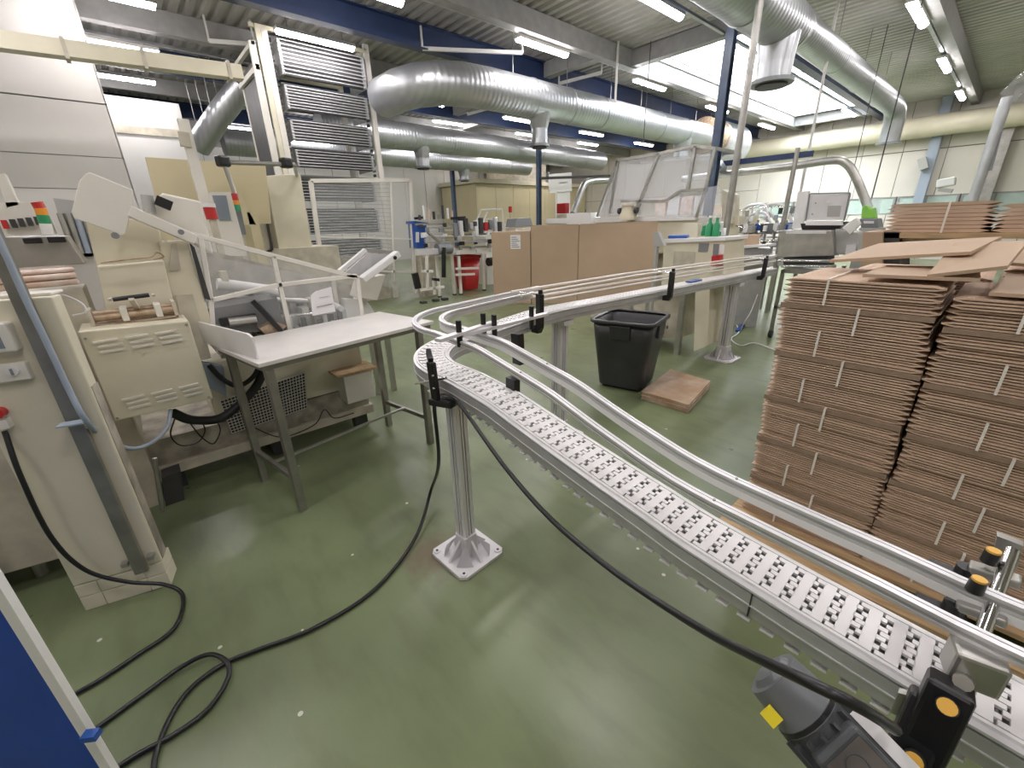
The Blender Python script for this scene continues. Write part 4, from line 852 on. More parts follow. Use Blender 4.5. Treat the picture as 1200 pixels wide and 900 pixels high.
# ================================================================ infeed hopper at the machine's far end
hp = thing('infeed_hopper', 'white tilted infeed hopper at the end of the cream machine', 'hopper', (-3.9, 1.55, 0))
HX = -3.6
MB().prism([(-3.600, 1.289, 0.995), (-3.600, 1.485, 0.955), (-3.600, 1.576, 0.766), (-3.600, 1.412, 0.740), (-3.600, 1.276, 0.838)], (-.25, 0, 0)).build('body', 'white', hp, bevel=.01)
MB().bar((-3.600, 1.292, 1.219), (-3.600, 1.535, 1.372), .05, .03).build('side_arm', 'white', hp); MB().bar((-3.400, 1.385, 1.155), (-3.400, 1.727, 1.339), .09, .05).build('side_arm', 'white', hp, bevel=.008)
MB().bar((-3.600, 1.535, 1.372), (-3.500, 1.755, 1.341), .03).build('top_bar', 'steel', hp); MB().prism([(-3.500, 1.278, 1.199), (-3.500, 1.518, 1.356), (-3.500, 1.689, 1.324), (-3.500, 1.427, 1.151)], (-.02, 0, 0)).build('tray', 'alud', hp)
MB().prism([(-3.500, 1.428, 1.157), (-3.500, 1.642, 1.165), (-3.500, 1.534, 0.960), (-3.500, 1.360, 1.011)], (-.15, 0, 0)).build('chute', 'shrink' if False else 'cream2', hp)
for q in ((-3.370, 1.676, 1.309), (-3.580, 1.535, 1.332)): MB().cyl(q, V(*q)+V(.02, 0, 0), .016, 12).build('pivot', 'black', hp)
for y in (1.52, 1.68): MB().box(-3.80, -3.75, y, y+.04, 0, .72).build('leg', 'steel', hp)
# ================================================================ tall rack tower
TX = -9.2
tw = thing('rack_tower', 'tall cream tower with four stacks of horizontal rods reaching the ceiling beams', 'tower', (-9.8, 3.6, 0))
for (x, y, z) in ((TX, 2.72, 4.75), (TX, 4.52, 4.85), (-9.2, 2.50, 4.5), (-10.6, 2.6, 4.5), (-10.6, 4.5, 4.8)):
    MB().box(x-.07, x, y-.05, y+.05, 0, z).build('upright', 'cream2', tw)
MB().box(-9.24, -9.18, 2.58, 2.66, 2.1, 4.75).build('channel_strip', 'cream', tw)
for z in (4.1, 2.35): MB().box(-10.6, TX, 2.48, 2.54, z, z+.08).build('side_beam', 'cream2', tw)
MB().box(-10.6, TX, 2.48, 2.54, 4.45, 4.51).build('side_beam', 'cream2', tw)
MB().box(TX-.06, TX, 2.5, 4.55, 4.70, 4.76).build('top_beam', 'cream', tw); MB().box(-10.6, TX, 4.46, 4.54, 4.70, 4.78).build('side_beam', 'cream2', tw); MB().box(-10.65, -10.6, 2.5, 4.55, 4.4, 4.5).build('rear_beam', 'cream', tw)
MB().box(-10.5, -9.5, 2.54, 2.56, 2.3, 4.3).build('chain_guard', 'dark', tw)
for y in (2.80, 4.40):
    for k in range(24): MB().box(-9.30, -9.24, y-.02, y+.02, 2.45+k*.092, 2.50+k*.092).build('chain_link', 'dark', tw)
rod = None
for (za, zb, n, xo) in ((4.10, 4.58, 9, .12), (3.60, 3.93, 8, .06), (3.12, 3.41, 7, .02), (2.68, 2.93, 6, 0), (2.10, 2.42, 7, -.1), (1.48, 1.90, 9, -.1), (1.02, 1.30, 6, -.1)):
    rk = MB().box(-9.9+xo, -9.2+xo, 2.86, 2.90, za-.03, zb).build('rack_side', 'alud', tw); MB().box(-9.9+xo, -9.2+xo, 4.34, 4.38, za-.03, zb).build('rack_side', 'alud', tw)
    MB().box(-9.30+xo, -9.26+xo, 2.9, 4.34, za-.03, zb+.03).build('rack_gap_shade', 'dark', tw)  # dark plate added to give the gaps between rods their shade
    for k in range(n):
        z = za+(zb-za)*k/(n-1)-.01
        MB().cyl((-9.19+xo, 2.86, z), (-9.19+xo, 4.38, z), .0085, 6).build('rod', 'alud', tw)
for z in (4.02, 3.48, 3.02, 2.55): MB().box(-9.9, -9.26, 2.86, 4.38, z-.05, z-.03).build('rack_shelf', 'gray', tw)
MB().box(-10.6, -9.26, 2.9, 4.4, .0, .95).build('tower_base', 'oldcream', tw)
# cream body left of the tower, with dark framed doors
bd = thing('machine_body', 'cream machine body with two dark framed doors left of the rack tower', 'machine', (-7.3, 2.2, 0))
MB().prism([(-7.000, 1.726, 2.248), (-7.000, 2.191, 2.301), (-7.000, 2.160, 1.140), (-7.000, 1.690, 1.076)], (-.9, 0, 0)).build('tall_body', 'cream', bd, bevel=.01)
MB().prism([(-6.800, 1.299, 2.083), (-6.800, 1.617, 2.185), (-6.800, 1.568, 1.268), (-6.800, 1.300, 1.206)], (-.8, 0, 0)).build('door_body', 'oldcream', bd)
for (pa, pb, pc_, pd) in (((-6.780, 1.300, 2.061), (-6.780, 1.435, 2.105), (-6.780, 1.414, 1.266), (-6.780, 1.314, 1.239)), ((-6.780, 1.461, 2.086), (-6.780, 1.590, 2.131), (-6.780, 1.558, 1.292), (-6.780, 1.445, 1.264))):
    for (s1, s2) in ((pa, pb), (pb, pc_), (pc_, pd), (pd, pa)): MB().bar(s1, s2, .03, .02, (1, 0, 0)).build('door_seal', 'dark', bd)
MB().bar((-6.750, 1.268, 2.068), (-6.750, 1.627, 2.191), .06, .05, (1, 0, 0)).build('top_strip', 'dark', bd)
MB().box(-7.9, -6.85, 1.2, 2.5, 0, 1.3).build('lower_body', 'oldcream', bd)
# mesh cage door before the tower
cg = thing('guard_cage', 'cream framed cage with clear mesh panel before the rods of the tower', 'guard', (-8.9, 4.3, 0))
GX = -8.9
A1, A2, A3, A4 = V(*(-8.900, 2.941, 2.385)), V(*(-8.900, 5.003, 2.479)), V(*(-8.900, 4.854, 0.080)), V(*(-8.900, 2.859, 0.760))
for (a_, b_) in ((A1, A2), (A2, A3), (A1, A4)): MB().bar(a_, b_, .07, .07, (1, 0, 0)).build('frame', 'cream2', cg)
m1, m2 = lerp(A1, A2, .78), V(*(-8.900, 4.357, 0.405)); MB().bar(m1, m2, .04, .04, (1, 0, 0)).build('frame', 'cream2', cg)
MB().bar(lerp(A1, A4, .97), lerp(A2, A3, .80), .04, .04, (1, 0, 0)).build('frame', 'cream2', cg)
MB().bar(lerp(A1, A4, .6), lerp(A2, A3, .5), .025, .025, (1, 0, 0)).build('frame', 'cream2', cg)
MB().prism([A1, A2, A3, A4], (-.006, 0, 0)).build('clear_pane', 'glassy', cg)
wm = MB()
for k in range(1, 26): wm.bar(lerp(A1, A4, k/26), lerp(A1, A2, .78)*(1-k/26)+m2*(k/26), .008, .004, (1, 0, 0))
tag(wm.build('mesh_wires', 'wire', cg), kind='stuff')
# ================================================================ upper left small things
tag(MB().prism([(-6.000, 0.412, 2.271), (-6.000, 1.087, 2.267), (-6.000, 1.265, 1.618), (-6.000, 0.386, 1.645)], (-.03, 0, 0)).box(-6.02, -6.0, .35, .45, 0, 1.75).box(-6.02, -6.0, 1.2, 1.3, 0, 1.75).build('tan_sheet_panel', 'yellow', o=(-6, 0, 0)), 'pale yellow sheet screen behind the left cream machine', 'screen')
tag(MB().prism([(-6.400, 1.160, 2.315), (-6.400, 1.609, 2.333), (-6.400, 1.528, 1.629), (-6.400, 1.073, 1.638)], (-.03, 0, 0)).box(-6.42, -6.4, 1.2, 1.3, 0, 1.75).build('tan_sheet_panel', 'yellow', o=(-6.4, .7, 0)), 'second pale yellow sheet screen, behind the vertical tube with black clamp', 'screen')
pp = thing('standing_pipe', 'cream square post rising behind the left machine to the channel', 'post', (-5.200, 0.695, 1.625))
MB().bar((-5.200, 0.704, 2.497), (-5.200, 0.708, 1.625), .08, .08, (1, 0, 0)).build('pipe', 'cream2', pp); MB().bar((-5.160, 0.680, 2.389), (-5.160, 0.670, 2.274), .08, .05, (1, 0, 0)).build('bracket', 'oldcream', pp)
MB().bar((-5.200, 0.708, 1.625), V(V(*(-5.200, 0.708, 1.625)).x, V(*(-5.200, 0.708, 1.625)).y, 0), .08, .08, (1, 0, 0)).build('lower_pipe', 'cream2', pp)
pn_ = thing('pendant_panel', 'dark operator panel hanging from a steel tube with black clamps', 'control panel', (-5.400, 0.979, 2.195))
MB().cyl((-5.400, 0.979, 2.195), (-5.400, 1.644, 2.211), .022, 10).build('cross_tube', 'steel', pn_); MB().cyl((-5.400, 1.644, 2.211), (-7.050, 2.153, 2.271), .022, 10).build('wall_tube', 'steel', pn_); MB().cyl((-5.400, 0.979, 2.195), (-5.400, 1.019, 1.820), .022, 10).build('drop_tube', 'steel', pn_)
for q in ((-5.400, 0.973, 2.202), (-5.400, 1.560, 2.223)): q = V(*q); MB().rbox(q-V(0, 0, .05), .10, .11, .10, 20).build('clamp', 'black', pn_, bevel=.02)
MB().prism([(-5.400, 0.934, 1.747), (-5.400, 1.034, 1.747), (-5.400, 1.028, 1.512), (-5.400, 0.927, 1.516)], (-.08, 0, 0)).build('panel', 'gray', pn_, bevel=.006)
def stack_light(pts, r, cols, label):
    t = thing('signal_light', label, 'signal light', tuple(pts[-1]), 'stacked signal lights')
    for (a_, b_, c_) in zip(pts, pts[1:], cols): MB().cyl(a_, b_, r, 14).build('lens', c_, t)
    return t
stack_light([(-3.400, -0.268, 1.717), (-3.400, -0.264, 1.688), (-3.400, -0.265, 1.655), (-3.400, -0.268, 1.613), (-3.400, -0.271, 1.558)], .024, ['red', 'orange', 'green', 'white'], 'red, orange and green signal light behind the grey console at far left')
stack_light([(-5.300, 0.960, 1.901), (-5.300, 0.961, 1.839), (-5.300, 0.959, 1.799), (-5.300, 0.961, 1.743)], .055, ['red', 'orange', 'green'], 'small signal light above the hanging operator panel')
rl_ = thing('red_beacon', 'red beacon lamp on the cream post behind the sloping arm', 'beacon', (-4.600, 0.645, 1.643))
MB().cyl((-4.600, 0.645, 1.745), (-4.600, 0.647, 1.650), .045, 14).build('lens', 'red', rl_); MB().cyl((-4.600, 0.647, 1.778), (-4.600, 0.645, 1.745), .05, 14).build('cap', 'white', rl_); MB().bar((-4.600, 0.647, 1.650), V(V(*(-4.600, 0.647, 1.650)).x, V(*(-4.600, 0.647, 1.650)).y, 0), .05).build('post', 'oldcream', rl_)
wn_ = thing('machine_window', 'cream panel with a small grey window next to the red beacon', 'panel', (-5.000, 0.651, 1.411))
MB().prism([(-5.000, 0.746, 1.893), (-5.000, 0.903, 1.896), (-5.000, 0.915, 1.316), (-5.000, 0.715, 1.329)], (-.3, 0, 0)).build('panel', 'cream2', wn_); MB().prism([(-4.980, 0.749, 1.863), (-4.980, 0.858, 1.865), (-4.980, 0.849, 1.649), (-4.980, 0.753, 1.650)], (-.01, 0, 0)).build('window', 'screen', wn_)
# grey console with two black handles, control desk far left
cs = thing('steel_console', 'brown-grey steel console lid with two black handles at far left', 'console', (-3.3, -.6, 1.3))
MB().prism([(-3.000, -0.380, 1.555), (-3.000, -0.184, 1.552), (-3.000, -0.153, 1.420), (-3.000, -0.380, 1.410)], (-.25, 0, .0)).build('lid', 'steel', cs, bevel=.005)
for q in ((-2.990, -0.295, 1.533), (-2.990, -0.217, 1.534)): q = V(*q); MB().box(q.x, q.x+.03, q.y-.03, q.y+.03, q.z-.012, q.z+.014).build('handle', 'black', cs, bevel=.004)
MB().box(-3.35, -3.05, -.42, -.2, .0, 1.30).build('pedestal', 'oldcream', cs)
dk = thing('rear_machine', 'cream rear machine with small switches and grey hoses left of the swivel plate', 'machine', (-4.2, -.6, 0))
MB().prism([(-4.200, -0.559, 1.749), (-4.200, -0.322, 1.761), (-4.200, -0.314, 1.565), (-4.200, -0.583, 1.564)], (-.3, 0, 0)).build('switch_panel', 'cream2', dk)
for px_ in (0, 1, 2, 3, 4): 
    q = lerp((-4.180, -0.502, 1.631), (-4.180, -0.357, 1.649), px_/4); MB().box(q.x, q.x+.03, q.y-.012, q.y+.012, q.z-.03, q.z+.02).build('switch', 'red' if px_ == 0 else 'dark', dk)
MB().prism([(-4.200, -0.458, 1.907), (-4.200, -0.420, 1.919), (-4.200, -0.414, 1.740), (-4.200, -0.469, 1.725)], (-.1, 0, 0)).build('sloping_post', 'cream2', dk)
MB().box(-5.4, -4.4, -1.5, .0, .0, 1.5).build('body', 'wallp', dk)
MB().prism([(-4.400, -0.262, 1.793), (-4.400, -0.129, 1.773), (-4.400, -0.130, 1.406), (-4.400, -0.279, 1.404)], (-.2, 0, 0)).build('pipe_box', 'hosegrey', dk)
for k in range(4): MB().cyl(lerp((-4.350, -0.254, 1.695), (-4.350, -0.136, 1.694), k/3), lerp((-4.350, -0.256, 1.427), (-4.350, -0.148, 1.432), k/3), .018, 8).build('pipe', 'hose' if k == 2 else 'steel', dk)

# ================================================================ big plain cartons behind the far conveyor
ub = V(.78, .625, 0).normalized(); vb_ = V(-.625, .78, 0).normalized()
def bigbox(o, a, b, d, z, label, seam=True, lab=False):
    t = thing('cardboard_box', label, 'box', tuple(o+ub*a), 'large plain cartons')
    MB().fr(o+ub*a, ub*(b-a), vb_*d, (0, 0, z)).build('box_body', 'cardbox', t, bevel=.012)
    MB().fr(o+ub*(a+.01)+V(0, 0, z), ub*(b-a-.02), vb_*(d*.497), (0, 0, .006)).build('flap', 'card', t); MB().fr(o+ub*(a+.01)+vb_*(d*.503)+V(0, 0, z), ub*(b-a-.02), vb_*(d*.497), (0, 0, .006)).build('flap', 'card', t)
    return t
O = V(-6.2, 6.0, 0)
c1b = bigbox(O, 0, .92, .45, 1.50, 'middle one of three big plain cartons, left of the vertical seam')
c2b = bigbox(O, .93, 2.36, .45, 1.50, 'largest plain carton, right end of the row behind the far conveyor')
c3b = bigbox(O-vb_*.02, -.78, -.01, .44, 1.40, 'lower plain carton with a white label, left end of the row')
lp = O-vb_*.024+ub*-.40+V(0, 0, 1.08)
lb3 = MB().fr(lp, ub*.20, -vb_*.003, (0, 0, .26)).build('label', 'paper', c3b)
lt = MB()
for k in range(6): lt.fr(lp-vb_*.0035+ub*.02+V(0, 0, .03+k*.036), ub*(.16-.03*(k % 3)), -vb_*.001, (0, 0, .012))
tag(lt.build('printed_lines', 'ink', lb3), kind='stuff')
# ================================================================ dark bin
bn = thing('rubbish_bin', 'large dark grey rounded rubbish bin under the far conveyor', 'bin', (-2.22, 3.55, 0))
def rr(c, w, z, r=.3, n=5, deg=15):
    P = []
    for (sx, sy, a0) in ((1, 1, 0), (-1, 1, 90), (-1, -1, 180), (1, -1, 270)):
        for k in range(n+1):
            a = math.radians(a0+90*k/n); x = sx*w*(1-r)+w*r*math.cos(a); y = sy*w*(1-r)+w*r*math.sin(a)
            d = math.radians(deg); P.append(V(c[0]+x*math.cos(d)-y*math.sin(d), c[1]+x*math.sin(d)+y*math.cos(d), z))
    return P
def loft(rings, mb=None, cap0=True):
    mb = mb or MB(); n = len(rings[0]); vs = [p for r in rings for p in r]
    mb.add(vs, [(i*n+j, i*n+(j+1) % n, (i+1)*n+(j+1) % n, (i+1)*n+j) for i in range(len(rings)-1) for j in range(n)], True)
    if cap0: mb.add(rings[0], [tuple(range(n-1, -1, -1))])
    return mb
bc = (-2.22, 3.55)
bc = (-2.24, 3.5)
loft([rr(bc, .22, .03), rr(bc, .275, .5), rr(bc, .29, .66), rr(bc, .28, .66), rr(bc, .265, .5), rr(bc, .21, .05)]).build('bin_body', 'bin', bn)
MB().add(rr(bc, .20, .05), [tuple(range(24))]).build('bin_floor', 'black', bn)
loft([rr(bc, .29, .655), rr(bc, .315, .66), rr(bc, .315, .685), rr(bc, .29, .69), rr(bc, .28, .68)], cap0=False).build('rim', 'bin', bn)
for k in (0, 1): 
    d = math.radians(15+90*k+180*k); MB().rbox((bc[0]+.29*math.cos(d), bc[1]+.29*math.sin(d), .52), .03, .20, .13, 15+90*k).build('handle', 'bin', bn, bevel=.01)
MB().rbox((bc[0], bc[1], 0), .36, .36, .03, 15).build('base', 'black', bn)
# flat wrapped bundle on the floor
fb = thing('wrapped_bundle', 'flat brown bundle in clear wrap lying on the green floor beside the bin', 'bundle', (-1.8, 3.7, 0))
F_ = [V(*q) for q in ((-1.893, 3.228, 0.085), (-1.443, 3.240, 0.085), (-1.571, 3.917, 0.085), (-2.020, 3.977, 0.085))]
for k in range(5):
    MB().prism([V(p.x, p.y, .001+k*.017)+V(.004*(k % 2), -.004*(k % 3), 0) for p in F_], (0, 0, .0155)).build('wrapped_board', 'wrapbrown', fb, bevel=.004)
# ================================================================ cream electrical cabinet machine behind the conveyor
em = thing('cabinet_machine', 'cream electrical cabinet with grey vents on steel legs behind the far conveyor', 'machine', (-2.9, 4.8, 0))
EY = 4.8
MB().prism([(-2.703, 4.800, 1.295), (-2.017, 4.800, 1.329), (-1.945, 4.800, 0.854), (-2.680, 4.800, 0.688)], (0, .55, 0)).build('cabinet_body', 'cream', em, bevel=.008)
MB().prism([(-2.739, 4.780, 1.324), (-1.995, 4.780, 1.356), (-1.990, 4.780, 1.322), (-2.735, 4.780, 1.286)], (0, .60, 0)).build('cabinet_top', 'white', em)
MB().prism([(-2.560, 4.795, 1.203), (-2.305, 4.795, 1.200), (-2.300, 4.795, 1.015), (-2.556, 4.795, 0.991)], (0, .006, 0)).build('vent_grille', 'oldcream', em)
vt2 = MB().prism([(-2.278, 4.795, 1.291), (-2.164, 4.795, 1.293), (-2.170, 4.795, 1.204), (-2.275, 4.795, 1.201)], (0, .006, 0)).build('vent_grille', 'gray', em)
MB().prism([(-2.117, 4.795, 1.285), (-2.053, 4.795, 1.286), (-2.053, 4.795, 1.163), (-2.108, 4.795, 1.161)], (0, .006, 0)).build('vent_grille', 'gray', em)
MB().prism([(-2.045, 4.780, 1.278), (-1.992, 4.780, 1.279), (-1.986, 4.780, 1.184), (-2.031, 4.780, 1.182)], (0, .01, 0)).build('switch_box', 'white', em)
for (px, pb) in ((736, 400), (757, 410), (797, 428)):
    a_ = V(*( {736: (-3.049, 4.700, 0.664), 757: (-2.783, 4.700, 0.690), 797: (-2.347, 4.700, 0.734)}[px])); MB().box(a_.x-.03, a_.x+.03, 4.7, 4.76, 0, a_.z).build('leg', 'steel', em)
MB().prism([(-2.227, 4.750, 0.788), (-2.067, 4.750, 0.821), (-2.004, 4.750, 0.178), (-2.152, 4.750, 0.076)], (0, .35, 0)).build('cream_column', 'cream', em); MB().prism([(-3.854, 4.900, 0.373), (-2.447, 4.900, 0.699), (-2.382, 4.900, 0.183), (-3.671, 4.900, -0.110)], (0, .4, 0)).build('lower_body', 'oldcream', em)
MB().box(-3.5, -2.5, 4.7, 4.74, .30, .34).build('cross_rung', 'steel', em)
tag(MB().prism([(-2.075, 4.700, 1.168), (-1.996, 4.700, 1.180), (-1.980, 4.700, 1.076), (-2.069, 4.700, 1.063)], (0, .08, 0)).build('red_box', 'red', o=(-2.061, 4.700, 1.072)), 'small red box on the side of the cream electrical cabinet', 'box')
q = V(*(-2.702, 4.600, 1.248))
tag(MB().box(q.x, q.x+.03, 4.6, 4.65, 0, q.z+.01).prism([(-2.730, 4.600, 1.415), (-2.677, 4.600, 1.415), (-2.586, 4.600, 1.269), (-2.724, 4.600, 1.247)], (0, .06, 0)).build('grey_seat_back', 'hosegrey', o=(-2.713, 4.600, 1.248)), 'small grey and white tilted panel at the right end of the big cartons', 'panel')
for i, (pa, m_, lb, c_) in enumerate((((-2.633, 5.000, 1.335), 'bluep', 'crumpled blue cloth on the white top of the electrical cabinet', 'cloth'), ((-2.323, 5.100, 1.351), 'green', 'green bottle on top of the electrical cabinet, left one', 'bottle'), ((-2.244, 5.100, 1.351), 'green', 'green bottle on top of the electrical cabinet beside the steel pipe', 'bottle'))):
    pa = V(*pa)
    if i == 0: tag(MB().rbox(pa-V(0, 0, .0), .22, .16, .035, 20).build('blue_cloth', m_, bevel=.012, o=tuple(pa)), lb, c_)
    else:
        t = thing('green_bottle', lb, c_, tuple(pa)); MB().tube([pa, pa+V(0, 0, .12), pa+V(0, 0, .15), pa+V(0, 0, .20)], .04, 12, radii=[.04, .04, .018, .016]).build('bottle_body', m_, t); MB().cyl(pa+V(0, 0, .20), pa+V(0, 0, .225), .02, 10).build('cap', 'white', t)
for i, (px, lb) in enumerate(((0, 'small cream box left of the green bottles on the electrical cabinet'),)):
    tag(MB().prism([(-2.704, 5.200, 1.494), (-2.511, 5.200, 1.491), (-2.501, 5.200, 1.337), (-2.695, 5.200, 1.336)], (0, .12, 0)).build('small_box', 'cream', o=(-2.684, 5.200, 1.336)), lb, 'box')
for k in range(14):
    a_ = lerp((-2.646, 5.250, 1.354), (-2.233, 5.250, 1.355), k/13)
    t = tag(MB().rbox((a_.x, a_.y+.05*(k % 3), a_.z-.005), .035, .035, .05+.035*((k*5) % 4), 10*k).build('small_bottle', ['green', 'white', 'dark', 'glassy', 'green', 'alu'][k % 6], bevel=.008, o=tuple(a_)), 'small jar in the clutter on the cabinet beside the green bottles', 'jar', 'small jars on the electrical cabinet')
# ================================================================ machine with clear hood
hm = thing('hooded_machine', 'long cream machine with a tall clear sloping hood before the blue column', 'machine', (-5.2, 8.2, 0))
MB().prism([(-7.814, 8.100, 1.524), (-3.204, 8.100, 1.569), (-3.138, 8.100, 0.980), (-7.513, 8.100, 0.756)], (0, .9, 0)).build('machine_bed', 'cream', hm, bevel=.01)
MB().prism([(-7.766, 8.050, 1.643), (-3.954, 8.050, 1.592), (-3.944, 8.050, 1.518), (-7.766, 8.050, 1.525)], (0, .95, 0)).build('bed_top', 'white', hm)
MB().box(-6.8, -3.4, 8.3, 8.9, .0, 1.0).build('lower_cabinet', 'oldcream', hm)
def fy(Y, segs, w=.05, mt='steel', nm='hood_frame'):
    for (a_, b_) in segs: MB().bar(a_, b_, w, w, (0, 1, 0)).build(nm, mt, hm)
H1 = dict(a=(-6.156, 8.000, 1.638), b=(-5.702, 8.000, 2.691), c=(-4.788, 8.000, 2.704), d=(-4.084, 8.000, 2.739), e=(-5.113, 8.000, 1.896), f=(-5.558, 8.000, 1.918), g=(-4.554, 8.000, 1.867), h=(-4.281, 8.000, 2.027), i=(-3.801, 8.000, 2.023), j=(-3.909, 8.000, 1.562), k=(-4.135, 8.000, 2.046), l=(-3.728, 8.000, 2.654), m=(-5.821, 8.000, 1.697), n=(-5.186, 8.000, 1.628))
fy(8, ((H1['a'], H1['b']), (H1['b'], H1['c']), (H1['c'], H1['d']), (H1['c'], H1['e']), (H1['f'], H1['g']), (H1['g'], H1['h']), (H1['h'], H1['i']), (H1['i'], H1['j']), (H1['d'], H1['k']), (H1['d'], H1['l']), (H1['l'], H1['i']), (H1['b'], H1['m']), (H1['e'], H1['n'])))
def hz(P): return MB().prism([V(*q)+V(0, .03, 0) for q in P], (0, .006, 0)).build('hood_pane', 'hazy', hm)
hz([H1['a'], H1['b'], H1['c'], H1['e'], H1['n']]); hz([H1['e'], H1['c'], H1['d'], H1['k'], H1['h'], H1['g']]); hz([H1['k'], H1['d'], H1['l'], H1['i']]); hz([H1['n'], H1['e'], H1['g'], H1['h'], H1['i'], H1['j']])
MB().prism([(-3.825, 7.950, 2.037), (-3.562, 7.950, 2.072), (-3.411, 7.950, 1.452), (-3.839, 7.950, 1.459)], (0, .04, 0)).build('side_wing', 'hazy', hm)
MB().prism([(-3.516, 8.000, 2.003), (-3.330, 8.000, 1.911), (-3.258, 8.000, 1.448), (-3.432, 8.000, 1.451)], (0, .3, 0)).build('side_shelf', 'oldcream', hm)
bk = V(0, .8, 0)
for q in 'bdl': MB().bar(H1[q], V(*H1[q])+bk, .05).build('hood_frame', 'steel', hm)
MB().bar(V(*H1['b'])+bk, V(*H1['l'])+bk, .05).build('hood_frame', 'steel', hm)
vh = V(*(-5.315, 7.900, 1.551)); MB().tube([vh, vh+V(0, 0, .10), vh+V(0, 0, .16), vh+V(0, 0, .27)], .1, 16, radii=[.16, .16, .13, .12]).build('valve_body', 'cream', hm); MB().cyl(vh+V(0, 0, .27), vh+V(0, 0, .33), .15, 16).build('valve_cap', 'cream2', hm)
for s_ in (-1, 1): MB().cyl(vh+V(.17*s_, 0, .18), vh+V(.22*s_, 0, .18), .06, 12).build('valve_knob', 'dark', hm)
for k in range(4):   # boxes seen through the hood
    q = V(*(-5.120, 8.700, 1.636)); MB().box(q.x+k*.28, q.x+k*.28+.24, 8.6, 8.8, 1.62, 1.95).build('inner_box', 'wallw' if k % 2 else 'shrink', hm, bevel=.01)
# ================================================================ pipes and trunks
def vpipe(name, a_, b_, r, mt, label, cat='pipe', Z0=None, n=10):
    a_, b_ = V(*a_), V(*b_)
    if Z0 is not None: b_ = V(b_.x, b_.y, Z0)
    return tag(MB().cyl(a_, b_, r, n).build(name, mt, o=tuple(b_)), label, cat)
P_ = V(*(-2.402, 5.750, 1.193)); vpipe('steel_pipe', (P_.x, P_.y, 4.95), (P_.x, P_.y, 0), .038, 'steel', 'tall steel pipe from floor to ceiling just right of the blue column')
P_ = V(*(-2.465, 8.000, 1.435)); vpipe('steel_pipe', (P_.x, P_.y, 2.5), (P_.x, P_.y, 0), .03, 'steel', 'steel tube standing left of the control panel under the curved trunk')
P_ = V(*(-2.748, 9.500, 2.088)); vpipe('hanging_pipe', (P_.x, P_.y, 4.95), (P_.x, P_.y, 1.5), .022, 'wallw', 'thin white pipe hanging from the skylight beam left of the control panel')
P_ = V(*(-6.300, 8.624, 4.786)); vpipe('hanging_pipe', (P_.x, P_.y, 4.95), (P_.x, P_.y, 3.9), .025, 'wallw', 'short white pipe hanging at the skylight corner')
tr = thing('cable_conduit', 'grey cable trunk running sideways from the column and bending down to the control panel', 'trunk', (-3.929, 9.000, 2.311))
TP = smooth([(-4.788, 9.000, 2.309), (-3.931, 9.000, 2.326), (-2.916, 9.000, 2.340), (-2.242, 9.000, 2.371), (-2.034, 9.000, 2.300), (-1.868, 9.000, 2.089), (-1.693, 9.000, 1.781), (-1.602, 9.000, 1.615)], 6)
MB().tube(TP, .06, 12).build('trunk_pipe', 'steel', tr)
MB().bar((-4.068, 9.100, 2.521), (-2.557, 9.100, 2.515), .09, .06, (0, 1, 0)).build('dark_channel', 'blue', tr)
MB().cyl((-3.682, 9.100, 2.279), (-3.743, 9.100, 2.657), .02, 8).build('hanger', 'steel', tr)
MB().bar((-4.080, 8.900, 2.540), (-3.961, 8.900, 2.382), .25, .12).build('end_box', 'galv', tr)
tag(MB().bar((-11.900, 11.973, 3.052), (-11.900, 16.637, 3.341), .09, .09).build('dark_arm', 'dark', o=(-11.900, 12.329, 3.066)), 'dark horizontal arm beside the rear blue column', 'arm')
tt = thing('bent_conduit', 'grey bent trunk left of the clear hooded machine', 'trunk', (-8.000, 9.492, 1.760))
q = V(*(-8.000, 9.350, 1.761)); MB().cyl((q.x, q.y, 0), q, .09, 10).build('riser', 'steel', tt)
MB().tube(smooth([(-8.000, 9.350, 1.761), (-8.000, 9.677, 2.356), (-8.000, 9.955, 2.554), (-8.000, 10.911, 2.633)], 5), .09, 10).build('trunk_pipe', 'steel', tt)
for i, (pa, pb, lb) in enumerate((((-1.423, 8.000, 3.300), (-1.449, 8.000, 1.719), 'thin dark cable hanging before the far wall, left of the bluish column'), ((-2.563, 12.000, 3.189), (-2.456, 12.000, 1.903), 'thin cable hanging below the outlet of the right-hand duct'), ((-5.782, 9.000, 5.280), (-5.814, 9.000, 3.031), 'thin cable hanging over the clear hood'))):
    pa, pb = V(*pa), V(*pb); tag(MB().cyl((pa.x, pa.y, 4.9), (pa.x, pa.y, pb.z), .008, 6).build('hanging_cable', 'dark', o=(pa.x, pa.y, pb.z)), lb, 'cable')
P_ = V(*(-0.581, 11.000, 2.476)); sl = thing('slanted_pipe', 'grey pipe with a tap standing before the far wall at the right', 'pipe', (P_.x, P_.y, 0)); MB().cyl((P_.x, P_.y, 0), (P_.x, P_.y, 3.2), .07, 12).build('pipe', 'galv', sl); MB().cyl((P_.x, P_.y, 3.2), (P_.x+.15, P_.y, 3.45), .12, 12).build('funnel', 'glassy', sl)
MB().bar((-0.531, 11.000, 2.711), (-0.497, 11.000, 2.156), .05).build('dark_rod', 'gray', sl)
wb2 = thing('wall_lamp', 'white hanging bracket lamp on the far wall right of the bluish column', 'lamp', (-1.593, 18.000, 2.223))
MB().bar((-1.784, 18.000, 2.282), (-1.415, 18.000, 2.341), .35, .22).build('shade', 'white', wb2, bevel=.03); MB().bar((-1.714, 18.000, 2.143), (-1.418, 18.000, 2.079), .2, .1).build('arm', 'hosegrey', wb2)
tag(MB().bar((-2.613, 20.500, 2.993), (-2.424, 20.500, 3.074), .28, .36).build('camera_box', 'hosegrey', o=(-2.613, 20.500, 2.993)), 'small grey box clamped on the bluish wall column', 'box')
